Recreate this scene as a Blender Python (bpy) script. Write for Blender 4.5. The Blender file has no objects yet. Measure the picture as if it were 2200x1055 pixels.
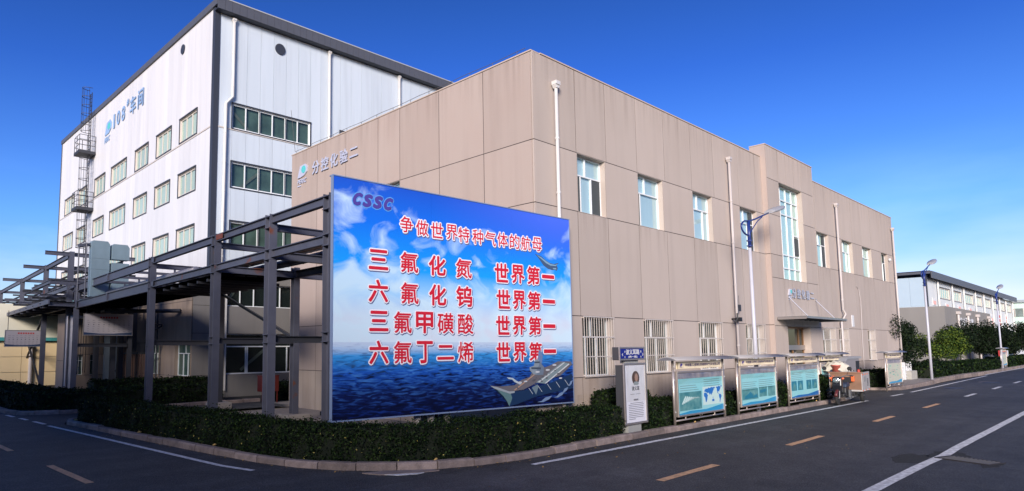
import bpy, math, random
import numpy as np
from mathutils import Vector, Matrix
random.seed(7); rng = np.random.default_rng(7)
S = bpy.context.scene
C = S.collection
R = math.radians

# ------------------------------------------------------------------ camera
cd = bpy.data.cameras.new('camera'); cam = bpy.data.objects.new('camera', cd); C.objects.link(cam)
S.camera = cam
cd.sensor_width = 36; cd.lens = 1387.83 / 2200 * 36
cd.shift_x = 0.0887; cd.shift_y = 0.03965
cd.clip_start = 0.1; cd.clip_end = 3000
yaw, pit, rol = R(48.65136), R(5.44582), R(0.33863)
fw = Vector((math.cos(yaw) * math.cos(pit), math.sin(yaw) * math.cos(pit), math.sin(pit)))
rt = Vector((math.sin(yaw), -math.cos(yaw), 0)); dn = -rt.cross(fw)
rx = rt * math.cos(rol) + dn * math.sin(rol); dy = -rt * math.sin(rol) + dn * math.cos(rol)
M = Matrix((rx, -dy, -fw)).transposed().to_4x4(); M.translation = Vector((0, 0, 2.2))
cam.matrix_world = M

# ------------------------------------------------------------------ sky and sun
SUN_AZ = Vector((-0.80, -0.60)).normalized(); SUN_EL = R(17)
W = bpy.data.worlds.new("World"); S.world = W; W.use_nodes = True
nt = W.node_tree; nt.nodes.clear()
def N(t, **k):
    n = nt.nodes.new(t)
    for a, b in k.items(): setattr(n, a, b)
    return n
out = N('ShaderNodeOutputWorld'); bg = N('ShaderNodeBackground'); bg.inputs[1].default_value = 0.125
sky = N('ShaderNodeTexSky', sky_type='NISHITA', sun_disc=False)
sky.sun_elevation = SUN_EL; sky.sun_rotation = math.atan2(SUN_AZ.x, SUN_AZ.y)
sky.air_density = 1.0; sky.dust_density = 0.6; sky.ozone_density = 3.0
hs = N('ShaderNodeHueSaturation'); hs.inputs['Saturation'].default_value = 1.12; hs.inputs['Hue'].default_value = 0.502
tc = N('ShaderNodeTexCoord'); sx = N('ShaderNodeSeparateXYZ')
ramp = N('ShaderNodeValToRGB'); ramp.color_ramp.elements[0].position = 0.0; ramp.color_ramp.elements[0].color = (1, 1, 1, 1)
ramp.color_ramp.elements[1].position = 0.26; ramp.color_ramp.elements[1].color = (0, 0, 0, 1)
mp = N('ShaderNodeMapping'); mp.inputs['Scale'].default_value = (1.6, 1.6, 6.5)
nz = N('ShaderNodeTexNoise'); nz.inputs['Scale'].default_value = 2.2; nz.inputs['Detail'].default_value = 7
cr = N('ShaderNodeValToRGB'); cr.color_ramp.elements[0].position = 0.44; cr.color_ramp.elements[0].color = (0, 0, 0, 1)
cr.color_ramp.elements[1].position = 0.78; cr.color_ramp.elements[1].color = (1, 1, 1, 1)
mu = N('ShaderNodeMath', operation='MULTIPLY'); mx = N('ShaderNodeMix', data_type='RGBA')
mx.inputs[7].default_value = (6.5, 7.2, 8.0, 1)
L = nt.links.new
L(tc.outputs['Generated'], sx.inputs[0]); L(sx.outputs['Z'], ramp.inputs[0])
L(tc.outputs['Generated'], mp.inputs[0]); L(mp.outputs[0], nz.inputs['Vector']); L(nz.outputs[0], cr.inputs[0])
L(ramp.outputs[0], mu.inputs[0]); L(cr.outputs[0], mu.inputs[1])
L(sky.outputs[0], hs.inputs['Color']); L(hs.outputs[0], mx.inputs[6]); L(mu.outputs[0], mx.inputs[0])
# a clear deep-blue gradient with height, brighter and paler towards the horizon
gr = N('ShaderNodeValToRGB'); e = gr.color_ramp.elements
e[0].position = 0.0; e[0].color = (1.15, 1.0, 1.02, 1); e[1].position = 0.60; e[1].color = (0.15, 0.30, 0.60, 1)
for p, c in ((0.07, (0.80, 0.80, 1.0, 1)), (0.18, (0.52, 0.75, 1.22, 1)), (0.38, (0.24, 0.44, 0.98, 1))):
    q = e.new(p); q.color = c
ml = N('ShaderNodeMix', data_type='RGBA', blend_type='MULTIPLY'); ml.inputs[0].default_value = 1.0
L(sx.outputs['Z'], gr.inputs[0]); L(mx.outputs[2], ml.inputs[6]); L(gr.outputs[0], ml.inputs[7])
L(ml.outputs[2], bg.inputs[0]); L(bg.outputs[0], out.inputs[0])

sl = bpy.data.lights.new('sun', 'SUN'); sl.energy = 4.2; sl.angle = R(18); sl.color = (1.0, 0.90, 0.80)
so = bpy.data.objects.new('sun', sl); C.objects.link(so)
sd = Vector((SUN_AZ.x * math.cos(SUN_EL), SUN_AZ.y * math.cos(SUN_EL), math.sin(SUN_EL)))
so.rotation_euler = sd.to_track_quat('Z', 'Y').to_euler(); so.location = (0, 0, 60)
S.view_settings.view_transform = 'Standard'; S.view_settings.look = 'None'
S.view_settings.exposure = 0.5; S.view_settings.gamma = 1.0; S.view_settings.use_curve_mapping = False

# ------------------------------------------------------------------ materials
MATS = {}
def mat(name, col, rough=0.7, metal=0.0, var=0.0, vscale=3.0, stretch=1.0, col2=None, bump=0.0, bscale=80.0,
        spec=0.5, fine=0.0, island=None, streak=0.0, rust=None, objvar=0.0):
    if name in MATS: return MATS[name]
    m = bpy.data.materials.new(name); m.use_nodes = True; t = m.node_tree; b = t.nodes['Principled BSDF']
    b.inputs['Base Color'].default_value = (*col, 1); b.inputs['Roughness'].default_value = rough
    b.inputs['Metallic'].default_value = metal; b.inputs['Specular IOR Level'].default_value = spec
    co = t.nodes.new('ShaderNodeTexCoord').outputs['Object']; k = t.links.new
    cur = None
    def noise(scale, det=5, st=1.0):
        mpn = t.nodes.new('ShaderNodeMapping'); mpn.inputs['Scale'].default_value = (1, 1, st)
        n = t.nodes.new('ShaderNodeTexNoise'); n.inputs['Scale'].default_value = scale; n.inputs['Detail'].default_value = det
        k(co, mpn.inputs[0]); k(mpn.outputs[0], n.inputs['Vector']); return n.outputs[0]
    def mixc(fac, c2, a, lo=0.35, hi=0.7):
        r = t.nodes.new('ShaderNodeMapRange'); r.inputs[1].default_value = lo; r.inputs[2].default_value = hi
        r.inputs[4].default_value = a; k(fac, r.inputs[0])
        x = t.nodes.new('ShaderNodeMix'); x.data_type = 'RGBA'; k(r.outputs[0], x.inputs[0])
        if cur is not None: k(cur, x.inputs[6])
        else: x.inputs[6].default_value = (*col, 1)
        x.inputs[7].default_value = (*c2, 1); return x.outputs[2]
    if var > 0: cur = mixc(noise(vscale, 6, stretch), col2 or tuple(c * 0.6 for c in col), var)
    if streak > 0: cur = mixc(noise(2.6, 4, 0.06), tuple(c * 0.45 for c in col), streak, 0.5, 0.75)
    if fine > 0: cur = mixc(noise(bscale, 2), tuple(min(1, c * 1.9) for c in col), fine, 0.45, 0.75)
    if rust: cur = mixc(noise(rust, 6), (0.16, 0.05, 0.02), 0.9, 0.66, 0.74)
    if island:
        g = t.nodes.new('ShaderNodeNewGeometry'); r = t.nodes.new('ShaderNodeValToRGB'); r.color_ramp.interpolation = 'LINEAR'
        el = r.color_ramp.elements; el[0].color = (*island[0], 1); el[1].color = (*island[-1], 1)
        for i, c in enumerate(island[1:-1]): q = el.new((i + 1) / (len(island) - 1)); q.color = (*c, 1)
        k(g.outputs['Random Per Island'], r.inputs[0]); cur = r.outputs[0]
    if objvar:
        oi = t.nodes.new('ShaderNodeObjectInfo'); mr_ = t.nodes.new('ShaderNodeMapRange'); mr_.inputs[3].default_value = 1 - objvar; mr_.inputs[4].default_value = 1 + objvar * .5; k(oi.outputs['Random'], mr_.inputs[0])
        x = t.nodes.new('ShaderNodeVectorMath'); x.operation = 'SCALE'; k(mr_.outputs[0], x.inputs['Scale'])
        if cur is not None: k(cur, x.inputs[0])
        else: x.inputs[0].default_value = col
        cur = x.outputs[0]
    if cur is not None: k(cur, b.inputs['Base Color'])
    if bump > 0:
        bn = t.nodes.new('ShaderNodeBump'); bn.inputs['Strength'].default_value = bump; bn.inputs['Distance'].default_value = 0.02
        k(noise(bscale, 4), bn.inputs['Height']); k(bn.outputs[0], b.inputs['Normal'])
    MATS[name] = m; return m
def glass(name, tint, refl=0.25, rough=0.04):
    if name in MATS: return MATS[name]
    m = bpy.data.materials.new(name); m.use_nodes = True; t = m.node_tree; t.nodes.clear(); k = t.links.new
    o = t.nodes.new('ShaderNodeOutputMaterial'); a = t.nodes.new('ShaderNodeBsdfTransparent'); g = t.nodes.new('ShaderNodeBsdfGlossy')
    a.inputs[0].default_value = (*tint, 1); g.inputs['Roughness'].default_value = rough; g.inputs[0].default_value = (0.9, 0.97, 0.95, 1)
    lw = t.nodes.new('ShaderNodeLayerWeight'); lw.inputs[0].default_value = 0.5; f = t.nodes.new('ShaderNodeMath'); f.operation = 'POWER'; f.inputs[1].default_value = 3.5; k(lw.outputs['Facing'], f.inputs[0])
    nz_ = t.nodes.new('ShaderNodeTexNoise'); nz_.inputs['Scale'].default_value = 1.1
    bp = t.nodes.new('ShaderNodeBump'); bp.inputs['Strength'].default_value = 0.12; bp.inputs['Distance'].default_value = 0.03
    k(nz_.outputs[0], bp.inputs['Height']); k(bp.outputs[0], g.inputs['Normal'])
    ad = t.nodes.new('ShaderNodeMath'); ad.operation = 'ADD'; ad.use_clamp = True; ad.operation = 'MULTIPLY_ADD'; ad.inputs[1].default_value = .55; ad.inputs[2].default_value = refl
    x = t.nodes.new('ShaderNodeMixShader'); k(f.outputs[0], ad.inputs[0]); k(ad.outputs[0], x.inputs[0])
    k(a.outputs[0], x.inputs[1]); k(g.outputs[0], x.inputs[2]); k(x.outputs[0], o.inputs[0])
    MATS[name] = m; return m

BEIGE = mat('beige_stucco', (0.46, 0.385, 0.338), 0.9, var=0.30, vscale=0.7, stretch=0.8, col2=(0.385, 0.315, 0.265), bump=0.15, bscale=60, fine=0.06, streak=0.15, objvar=0.08)
BEIGE2 = mat('beige_stucco_side_light', (0.415, 0.335, 0.295), 0.9, var=0.30, vscale=0.8, stretch=0.8, col2=(0.39, 0.29, 0.25), bump=0.15, bscale=60, fine=0.06, streak=0.15, objvar=0.08)  # same stucco; the pinker light on the side faces is painted in
BEIGE3 = mat('beige_stucco_lower', (0.42, 0.35, 0.30), 0.9, var=0.4, vscale=1.4, stretch=0.3, col2=(0.30, 0.22, 0.17), bump=0.25, bscale=60, fine=0.12, streak=0.35, objvar=0.08)
JOINT = mat('joint_filler', (0.05, 0.042, 0.04), 0.9)
GREYW = mat('grey_render', (0.19, 0.178, 0.168), 0.9, var=0.3, vscale=1.2, stretch=0.3, bump=0.2, bscale=60, streak=0.2)
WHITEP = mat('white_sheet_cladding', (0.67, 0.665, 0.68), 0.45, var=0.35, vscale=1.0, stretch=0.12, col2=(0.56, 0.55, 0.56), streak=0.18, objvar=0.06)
WHITEQ = mat('white_sheet_cladding_shaded', (0.58, 0.64, 0.70), 0.45, var=0.18, vscale=1.2, stretch=0.15, col2=(0.42, 0.49, 0.55), streak=0.22, objvar=0.05)  # same white sheet, with the right face's bluish shade in the colour
DARKT = mat('dark_trim', (0.035, 0.04, 0.055), 0.5)
FASC = mat('charcoal_fascia', (0.085, 0.09, 0.11), 0.5, var=0.2, vscale=2)
PVC = mat('downpipe_plastic', (0.52, 0.47, 0.45), 0.45, var=0.3, vscale=3, stretch=0.3)
PVCW = mat('downpipe_plastic_white', (0.62, 0.60, 0.58), 0.4, var=0.2, vscale=3)
WFR = mat('window_frame_white', (0.75, 0.77, 0.78), 0.35)
CFR = mat('window_frame_cream', (0.55, 0.50, 0.46), 0.45)
GLC = glass('glass_pale', (0.84, 0.95, 0.96), 0.12)
GLD = glass('glass_dark', (0.55, 0.66, 0.62), 0.05)
GLS = glass('glass_street', (0.5, 0.55, 0.55), 0.06)
CURT = mat('pale_curtain', (0.58, 0.64, 0.66), 0.8, var=0.2, vscale=9, stretch=0.03)
CURG = mat('grey_green_curtain', (0.52, 0.56, 0.50), 0.8, var=0.35, vscale=8, stretch=0.03, objvar=.1)
GLG = glass('glass_workshop', (0.90, 0.98, 0.95), 0.06)
CURW = mat('white_curtain', (0.64, 0.72, 0.64), 0.8, var=0.25, vscale=12, stretch=0.03)
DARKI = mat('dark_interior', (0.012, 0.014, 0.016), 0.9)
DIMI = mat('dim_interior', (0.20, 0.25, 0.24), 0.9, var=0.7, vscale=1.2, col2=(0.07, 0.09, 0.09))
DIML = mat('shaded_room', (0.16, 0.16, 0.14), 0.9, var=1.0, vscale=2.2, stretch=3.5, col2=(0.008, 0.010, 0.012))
SCREEN = mat('insect_screen', (0.06, 0.07, 0.075), 0.8)
BARM = mat('grille_steel', (0.72, 0.64, 0.58), 0.4, metal=0.2, var=0.3, vscale=8)
STEEL = mat('trestle_paint', (0.088, 0.092, 0.125), 0.5, var=0.5, vscale=2.5, col2=(0.05, 0.055, 0.085), rust=1.9, objvar=.15)
STEELD = mat('trestle_paint_dark', (0.03, 0.032, 0.042), 0.6, var=0.4, vscale=2.5)
INOX = mat('stainless_steel', (0.66, 0.58, 0.52), 0.38, metal=0.8, var=0.2, vscale=2.0)
INOXR = mat('brushed_steel', (0.50, 0.47, 0.45), 0.38, metal=0.9)
ALU = mat('pipe_cladding', (0.46, 0.44, 0.47), 0.4, metal=0.5, var=0.4, vscale=4)
CONC = mat('concrete', (0.28, 0.25, 0.23), 0.9, var=0.5, vscale=5, bump=0.4, bscale=40)
KERB = mat('kerb_concrete', (0.30, 0.235, 0.21), 0.9, var=0.7, vscale=5, col2=(0.13, 0.10, 0.09), bump=0.6, bscale=35, fine=0.15, objvar=0.3)
ASPH = None
LINEW = mat('road_paint_white', (0.80, 0.80, 0.80), 0.7, var=0.75, vscale=11, col2=(0.26, 0.25, 0.25), bump=0.3, bscale=90)
LINEY = mat('road_paint_yellow', (0.78, 0.44, 0.22), 0.7, var=0.75, vscale=11, col2=(0.30, 0.18, 0.11), bump=0.3, bscale=90)
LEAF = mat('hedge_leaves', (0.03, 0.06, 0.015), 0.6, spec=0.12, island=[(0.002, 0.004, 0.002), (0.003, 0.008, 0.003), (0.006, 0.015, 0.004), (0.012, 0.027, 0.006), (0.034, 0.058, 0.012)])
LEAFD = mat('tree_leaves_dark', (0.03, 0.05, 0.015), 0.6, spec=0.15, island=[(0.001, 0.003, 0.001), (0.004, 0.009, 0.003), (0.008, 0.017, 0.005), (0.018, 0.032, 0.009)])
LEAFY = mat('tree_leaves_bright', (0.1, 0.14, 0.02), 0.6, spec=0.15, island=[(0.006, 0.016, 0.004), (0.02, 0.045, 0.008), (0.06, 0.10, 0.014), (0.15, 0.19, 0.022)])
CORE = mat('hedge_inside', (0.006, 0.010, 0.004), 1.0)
BARK = mat('bark', (0.07, 0.055, 0.045), 0.9, var=0.4, vscale=12, bump=0.5, bscale=40)
SOIL = mat('soil', (0.025, 0.022, 0.018), 1.0, var=0.5, vscale=3, bump=0.5, bscale=20)
NAVY = mat('lamp_blue', (0.012, 0.03, 0.17), 0.35)
POLE = mat('lamp_white', (0.50, 0.50, 0.56), 0.4, var=0.2, vscale=4)
LAMPG = mat('lamp_head_grey', (0.32, 0.32, 0.34), 0.4)
BLACK = mat('black_plastic', (0.012, 0.012, 0.014), 0.5)
TRAY = mat('tray_black', (0.006, 0.006, 0.007), 1.0, spec=0.0)
RUB = mat('tyre_rubber', (0.018, 0.018, 0.018), 0.85)
RED = mat('red_plastic', (0.45, 0.05, 0.03), 0.45)
ORG = mat('orange_lens', (0.75, 0.14, 0.04), 0.35)
WHT = mat('white_paint', (0.66, 0.66, 0.67), 0.5)
SILV = mat('silver_letter', (0.62, 0.62, 0.70), 0.35, metal=0.3)
LOGOT = mat('logo_teal', (0.10, 0.50, 0.50), 0.4)
LOGOB = mat('letter_blue', (0.28, 0.42, 0.64), 0.4)

def asphalt():
    m = bpy.data.materials.new('asphalt'); m.use_nodes = True; t = m.node_tree; b = t.nodes['Principled BSDF']; k = t.links.new
    co = t.nodes.new('ShaderNodeTexCoord').outputs['Object']
    def nz(s, d=5):
        n = t.nodes.new('ShaderNodeTexNoise'); n.inputs['Scale'].default_value = s; n.inputs['Detail'].default_value = d; k(co, n.inputs['Vector']); return n.outputs[0]
    def rmp(x, a, b_, c1, c2):
        r = t.nodes.new('ShaderNodeValToRGB'); r.color_ramp.elements[0].position = a; r.color_ramp.elements[1].position = b_
        r.color_ramp.elements[0].color = (*c1, 1); r.color_ramp.elements[1].color = (*c2, 1); k(x, r.inputs[0]); return r.outputs[0]
    base = rmp(nz(0.22, 6), 0.35, 0.68, (0.030, 0.029, 0.030), (0.062, 0.061, 0.063))
    blot = rmp(nz(1.4, 7), 0.36, 0.56, (0.60, 0.60, 0.61), (1.0, 1.0, 1.0))
    m1 = t.nodes.new('ShaderNodeMix'); m1.data_type = 'RGBA'; m1.blend_type = 'MULTIPLY'; m1.inputs[0].default_value = 1; k(base, m1.inputs[6]); k(blot, m1.inputs[7])
    blot2 = rmp(nz(7.0, 6), 0.38, 0.62, (0.74, 0.74, 0.75), (1.12, 1.12, 1.12))
    mpt = t.nodes.new('ShaderNodeMapping'); mpt.inputs['Scale'].default_value = (.05, 1.3, 1); k(co, mpt.inputs[0]); ntk = t.nodes.new('ShaderNodeTexNoise'); ntk.inputs['Scale'].default_value = 1.0; ntk.inputs['Detail'].default_value = 5; k(mpt.outputs[0], ntk.inputs['Vector'])
    trk = rmp(ntk.outputs[0], 0.40, 0.60, (0.80, 0.80, 0.81), (1.15, 1.15, 1.14))
    oil = rmp(nz(0.75, 4), 0.66, 0.74, (1, 1, 1), (0.45, 0.45, 0.46))
    grit = rmp(nz(26, 3), 0.38, 0.62, (0.60, 0.60, 0.60), (1.35, 1.35, 1.35))
    for extra in (blot2, trk, oil, grit):
        mm_ = t.nodes.new('ShaderNodeMix'); mm_.data_type = 'RGBA'; mm_.blend_type = 'MULTIPLY'; mm_.inputs[0].default_value = 1; k(m1.outputs[2], mm_.inputs[6]); k(extra, mm_.inputs[7]); m1 = mm_
    agg = rmp(nz(46, 2), 0.52, 0.68, (0, 0, 0), (1, 1, 1))
    m2 = t.nodes.new('ShaderNodeMix'); m2.data_type = 'RGBA'; m2.inputs[7].default_value = (0.13, 0.13, 0.135, 1); k(m1.outputs[2], m2.inputs[6])
    mm = t.nodes.new('ShaderNodeMath'); mm.operation = 'MULTIPLY'; mm.inputs[1].default_value = 0.70; k(agg, mm.inputs[0]); k(mm.outputs[0], m2.inputs[0])
    v = t.nodes.new('ShaderNodeTexVoronoi'); v.feature = 'DISTANCE_TO_EDGE'; v.inputs['Scale'].default_value = 0.35
    w = t.nodes.new('ShaderNodeMix'); w.data_type = 'VECTOR'; w.inputs[0].default_value = 0.22
    nn = t.nodes.new('ShaderNodeTexNoise'); nn.inputs['Scale'].default_value = 1.8; nn.inputs['Detail'].default_value = 6; k(co, nn.inputs['Vector'])
    k(co, w.inputs[4]); k(nn.outputs['Color'], w.inputs[5]); k(w.outputs[1], v.inputs['Vector'])
    ck = rmp(v.outputs['Distance'], 0.0, 0.006, (1, 1, 1), (0, 0, 0))
    pm = rmp(nz(0.13, 2), 0.60, 0.68, (0, 0, 0), (1, 1, 1))
    cm = t.nodes.new('ShaderNodeMath'); cm.operation = 'MULTIPLY'; k(ck, cm.inputs[0]); k(pm, cm.inputs[1])
    m3 = t.nodes.new('ShaderNodeMix'); m3.data_type = 'RGBA'; m3.inputs[7].default_value = (0.008, 0.008, 0.009, 1); k(m2.outputs[2], m3.inputs[6]); k(cm.outputs[0], m3.inputs[0])
    k(m3.outputs[2], b.inputs['Base Color']); b.inputs['Roughness'].default_value = 0.72; b.inputs['Specular IOR Level'].default_value = 0.45
    bn = t.nodes.new('ShaderNodeBump'); bn.inputs['Strength'].default_value = 0.7; bn.inputs['Distance'].default_value = 0.02
    k(nz(48, 4), bn.inputs['Height']); k(bn.outputs[0], b.inputs['Normal'])
    MATS['asphalt'] = m; return m
ASPH = asphalt()

# ------------------------------------------------------------------ mesh helpers
ORGN = {}
def frame(ox, oy, ang, oz=0.0):
    c, s = math.cos(R(ang)), math.sin(R(ang))
    return lambda u, d, v: (ox + u * c - d * s, oy + u * s + d * c, oz + v)
class MB:
    def __init__(self, tf=None): self.v = []; self.f = []; self.tf = tf
    def add(self, vs, fs):
        n = len(self.v)
        self.v += [self.tf(*p) for p in vs] if self.tf else [tuple(p) for p in vs]
        self.f += [tuple(i + n for i in f) for f in fs]; return self
    def box(self, x0, x1, y0, y1, z0, z1):
        return self.add([(x0, y0, z0), (x1, y0, z0), (x1, y1, z0), (x0, y1, z0), (x0, y0, z1), (x1, y0, z1), (x1, y1, z1), (x0, y1, z1)],
                        [(0, 3, 2, 1), (4, 5, 6, 7), (0, 1, 5, 4), (1, 2, 6, 5), (2, 3, 7, 6), (3, 0, 4, 7)])
    def cbox(self, x0, x1, y0, y1, z0, z1, c=0.02):   # box with chamfered top and front edges
        pts = [(x0, y0, z0), (x1, y0, z0), (x1, y1, z0), (x0, y1, z0), (x0, y0, z1 - c), (x1, y0, z1 - c), (x1, y1, z1 - c), (x0, y1, z1 - c),
               (x0 + c, y0 + c, z1), (x1 - c, y0 + c, z1), (x1 - c, y1 - c, z1), (x0 + c, y1 - c, z1)]
        return self.add(pts, [(0, 3, 2, 1), (0, 1, 5, 4), (1, 2, 6, 5), (2, 3, 7, 6), (3, 0, 4, 7), (4, 5, 9, 8), (5, 6, 10, 9), (6, 7, 11, 10), (7, 4, 8, 11), (8, 9, 10, 11)])
    def bar(self, a, b, w, h, up=(0, 0, 1)):
        a, b = Vector(a), Vector(b); d = (b - a).normalized(); u = Vector(up); s = d.cross(u)
        if s.length < 1e-4: s = d.cross(Vector((0, 1, 0)))
        s.normalize(); u = s.cross(d); s *= w / 2; u *= h / 2
        p = [a - s - u, a + s - u, a + s + u, a - s + u, b - s - u, b + s - u, b + s + u, b - s + u]
        return self.add([tuple(q) for q in p], [(0, 3, 2, 1), (4, 5, 6, 7), (0, 1, 5, 4), (1, 2, 6, 5), (2, 3, 7, 6), (3, 0, 4, 7)])
    def ibeam(self, a, b, w, h, t=0.022, up=(0, 0, 1)):   # h across the web, w flange width
        a, b = Vector(a), Vector(b); d = (b - a).normalized(); u = Vector(up); s = d.cross(u).normalized(); u = s.cross(d)
        o = u * (h / 2 - t / 2)
        self.bar(a + o, b + o, w, t, u); self.bar(a - o, b - o, w, t, u); self.bar(a, b, t * 0.7, h - 2 * t, u); return self
    def tube(self, pts, r, n=10, close=True):
        P = [Vector(p) for p in pts]; rr = r if isinstance(r, (list, tuple)) else [r] * len(P); rings = []
        t0 = (P[1] - P[0]).normalized(); ref = Vector((0, 0, 1)) if abs(t0.z) < 0.9 else Vector((1, 0, 0))
        nrm = t0.cross(ref).normalized()
        for i, p in enumerate(P):
            a = (P[min(i + 1, len(P) - 1)] - P[max(i - 1, 0)]).normalized()
            nrm = (nrm - a * nrm.dot(a)).normalized(); bn = a.cross(nrm)
            rings.append([tuple(p + (nrm * math.cos(2 * math.pi * k / n) + bn * math.sin(2 * math.pi * k / n)) * rr[i]) for k in range(n)])
        vs = [q for rg in rings for q in rg]; fs = []
        for i in range(len(P) - 1):
            for k in range(n): fs.append((i * n + k, i * n + (k + 1) % n, (i + 1) * n + (k + 1) % n, (i + 1) * n + k))
        if close: fs.append(tuple(reversed(range(n)))); fs.append(tuple(range((len(P) - 1) * n, len(P) * n)))
        return self.add(vs, fs)
    def lathe(self, c, prof, n=20, axis='z'):   # prof: (r, h)
        vs = []; fs = []
        for r, h in prof:
            for k in range(n):
                a = 2 * math.pi * k / n; x, y = r * math.cos(a), r * math.sin(a)
                vs.append({'z': (c[0] + x, c[1] + y, c[2] + h), 'y': (c[0] + x, c[1] + h, c[2] + y), 'x': (c[0] + h, c[1] + x, c[2] + y)}[axis])
        for i in range(len(prof) - 1):
            for k in range(n): fs.append((i * n + k, i * n + (k + 1) % n, (i + 1) * n + (k + 1) % n, (i + 1) * n + k))
        if prof[0][0] > 1e-4: fs.append(tuple(reversed(range(n))))
        if prof[-1][0] > 1e-4: fs.append(tuple(range((len(prof) - 1) * n, len(prof) * n)))
        return self.add(vs, fs)
    def prism(self, poly, d0, d1, plane='xz'):   # polygon extruded
        n = len(poly)
        if plane == 'xz': vs = [(x, d0, z) for x, z in poly] + [(x, d1, z) for x, z in poly]
        elif plane == 'xy': vs = [(x, y, d0) for x, y in poly] + [(x, y, d1) for x, y in poly]
        else: vs = [(d0, y, z) for y, z in poly] + [(d1, y, z) for y, z in poly]
        fs = [tuple(reversed(range(n))), tuple(range(n, 2 * n))] + [(i, (i + 1) % n, n + (i + 1) % n, n + i) for i in range(n)]
        return self.add(vs, fs)
    def mesh(self, name, m=None, off=(0, 0, 0)):
        me = bpy.data.meshes.new(name)
        me.from_pydata([(p[0] - off[0], p[1] - off[1], p[2] - off[2]) for p in self.v], [], self.f); me.update()
        if m: me.materials.append(m)
        return me
    def build(self, name, m, parent=None, smooth=False, bev=0.0, loc=None, rot=0, stuff=False, label=None):
        me = self.mesh(name, m, ORGN.get(parent.name, (0, 0, 0)) if parent else (0, 0, 0))
        if smooth: me.polygons.foreach_set('use_smooth', [len(p.vertices) == 4 for p in me.polygons])
        o = bpy.data.objects.new(name, me); C.objects.link(o)
        if parent: o.parent = parent; ORGN[o.name] = ORGN.get(parent.name, (0, 0, 0))
        if loc: o.location = loc
        o.rotation_euler = (0, 0, R(rot))
        if bev: b = o.modifiers.new('bevel', 'BEVEL'); b.width = bev; b.segments = 2; b.limit_method = 'ANGLE'
        if stuff: o['kind'] = 'stuff'
        if label: o['label'] = label
        return o
def thing(name, label, cat, loc=(0, 0, 0), rot=0, group=None, local=False):
    o = bpy.data.objects.new(name, None); C.objects.link(o); o.location = loc; o.rotation_euler = (0, 0, R(rot)); o.empty_display_size = 0.3
    o['label'] = label; o['category'] = cat
    if group: o['group'] = group
    ORGN[o.name] = (0, 0, 0) if local else tuple(loc); return o
def tag(o, label=None, cat=None, group=None, kind=None):
    for k, v in (('label', label), ('category', cat), ('group', group), ('kind', kind)):
        if v: o[k] = v
    return o
def inst(me, name, parent, loc=(0, 0, 0), rot=(0, 0, 0)):
    o = bpy.data.objects.new(name, me); C.objects.link(o); o.parent = parent; o.location = loc; o.rotation_euler = rot; return o
def copy_tree(o, loc=None, rot=None, parent=None):
    c = o.copy(); C.objects.link(c)
    if parent: c.parent = parent
    if loc is not None: c.location = loc
    if rot is not None: c.rotation_euler = (0, 0, R(rot))
    for ch in list(o.children): copy_tree(ch, parent=c)
    return c

TXC = {}
def glyphs(s):
    if s not in TXC:
        c = bpy.data.curves.new('t', 'FONT'); c.body = s; c.size = 1; c.align_x = 'CENTER'; c.align_y = 'CENTER'; c.resolution_u = 3
        o = bpy.data.objects.new('t', c); C.objects.link(o); dg = bpy.context.evaluated_depsgraph_get(); dg.update()
        m = bpy.data.meshes.new_from_object(o.evaluated_get(dg)); bpy.data.objects.remove(o); bpy.data.curves.remove(c)
        vs = np.array([tuple(v.co) for v in m.vertices]); fs = [tuple(p.vertices) for p in m.polygons]; bpy.data.meshes.remove(m)
        lo, hi = vs.min(0), vs.max(0); TXC[s] = (vs, fs, (lo + hi) / 2, hi - lo)
    return TXC[s]
def text(mb, s, u, v, w, h, d=-0.004, bold=0.0, stamps=8, shear=0.0, fit=True, thick=0.0):
    """letters fitted into a w x h box centred on (u, v) of mb's face, d = distance in front (negative = outwards)"""
    vs, fs, cen, sz = glyphs(s)
    kx = w / max(sz[0], 1e-3) if fit else h; ky = h / max(sz[1], 1e-3) if fit else h
    offs = [(0, 0)] + ([(math.cos(a) * bold, math.sin(a) * bold) for a in [2 * math.pi * i / stamps for i in range(stamps)]] if bold else [])
    for i, (ox, oy) in enumerate(offs):
        pts = []
        for p in vs:
            x = (p[0] - cen[0]) * kx; y = (p[1] - cen[1]) * ky
            pts.append((u + x + shear * y + ox, d - i * 0.00025, v + y + oy))
        mb.add(pts, fs)
        if thick and i == 0: mb.add([(a, b + thick, c) for a, b, c in pts], fs)

# ------------------------------------------------------------------ ground, road, kerbs
gm = MB(); gm.add([(-600, -600, -0.14), (900, -600, -0.14), (900, 900, -0.14), (-600, 900, -0.14)], [(0, 1, 2, 3)])
tag(gm.build('ground', SOIL), kind='structure')
K1 = [(30.6, 8.42), (26, 8.42), (20, 8.42), (14, 8.42), (11, 8.42), (9.9, 8.43), (9.0, 8.56), (8.15, 8.84), (7.35, 9.32), (6.75, 9.95), (6.35, 10.7), (6.08, 11.6), (5.80, 13.4), (5.43, 16.6), (5.10, 19.8), (4.88, 21.6), (5.0, 22.05), (5.4, 22.35), (6.2, 22.45), (9.5, 22.5)]
K2 = [(13, 25.0), (9, 25.0), (5.8, 25.05), (4.9, 25.25), (4.4, 25.7), (4.15, 26.6), (4.0, 30), (3.4, 42), (2.4, 62), (1.0, 90)]
K3 = [(37.6, 12.5), (37.6, 9.6), (38.0, 8.9), (38.8, 8.6), (41, 8.6), (45.0, 8.62), (49, 9.0), (52, 9.1), (58, 9.1), (64, 8.85), (72, 8.8), (84, 8.85), (100, 8.9), (160, 8.9)]
rd = MB()
def fan(poly, z=0.0): rd.add([(x, y, z) for x, y in poly], [tuple(range(len(poly)))])
fan([(-120, -160), (260, -160), (260, 8.42), (38.8, 8.42), (30.6, 8.42), (9.9, 8.42), (-120, 8.42)])
L1 = K1[5:-1]
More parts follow.
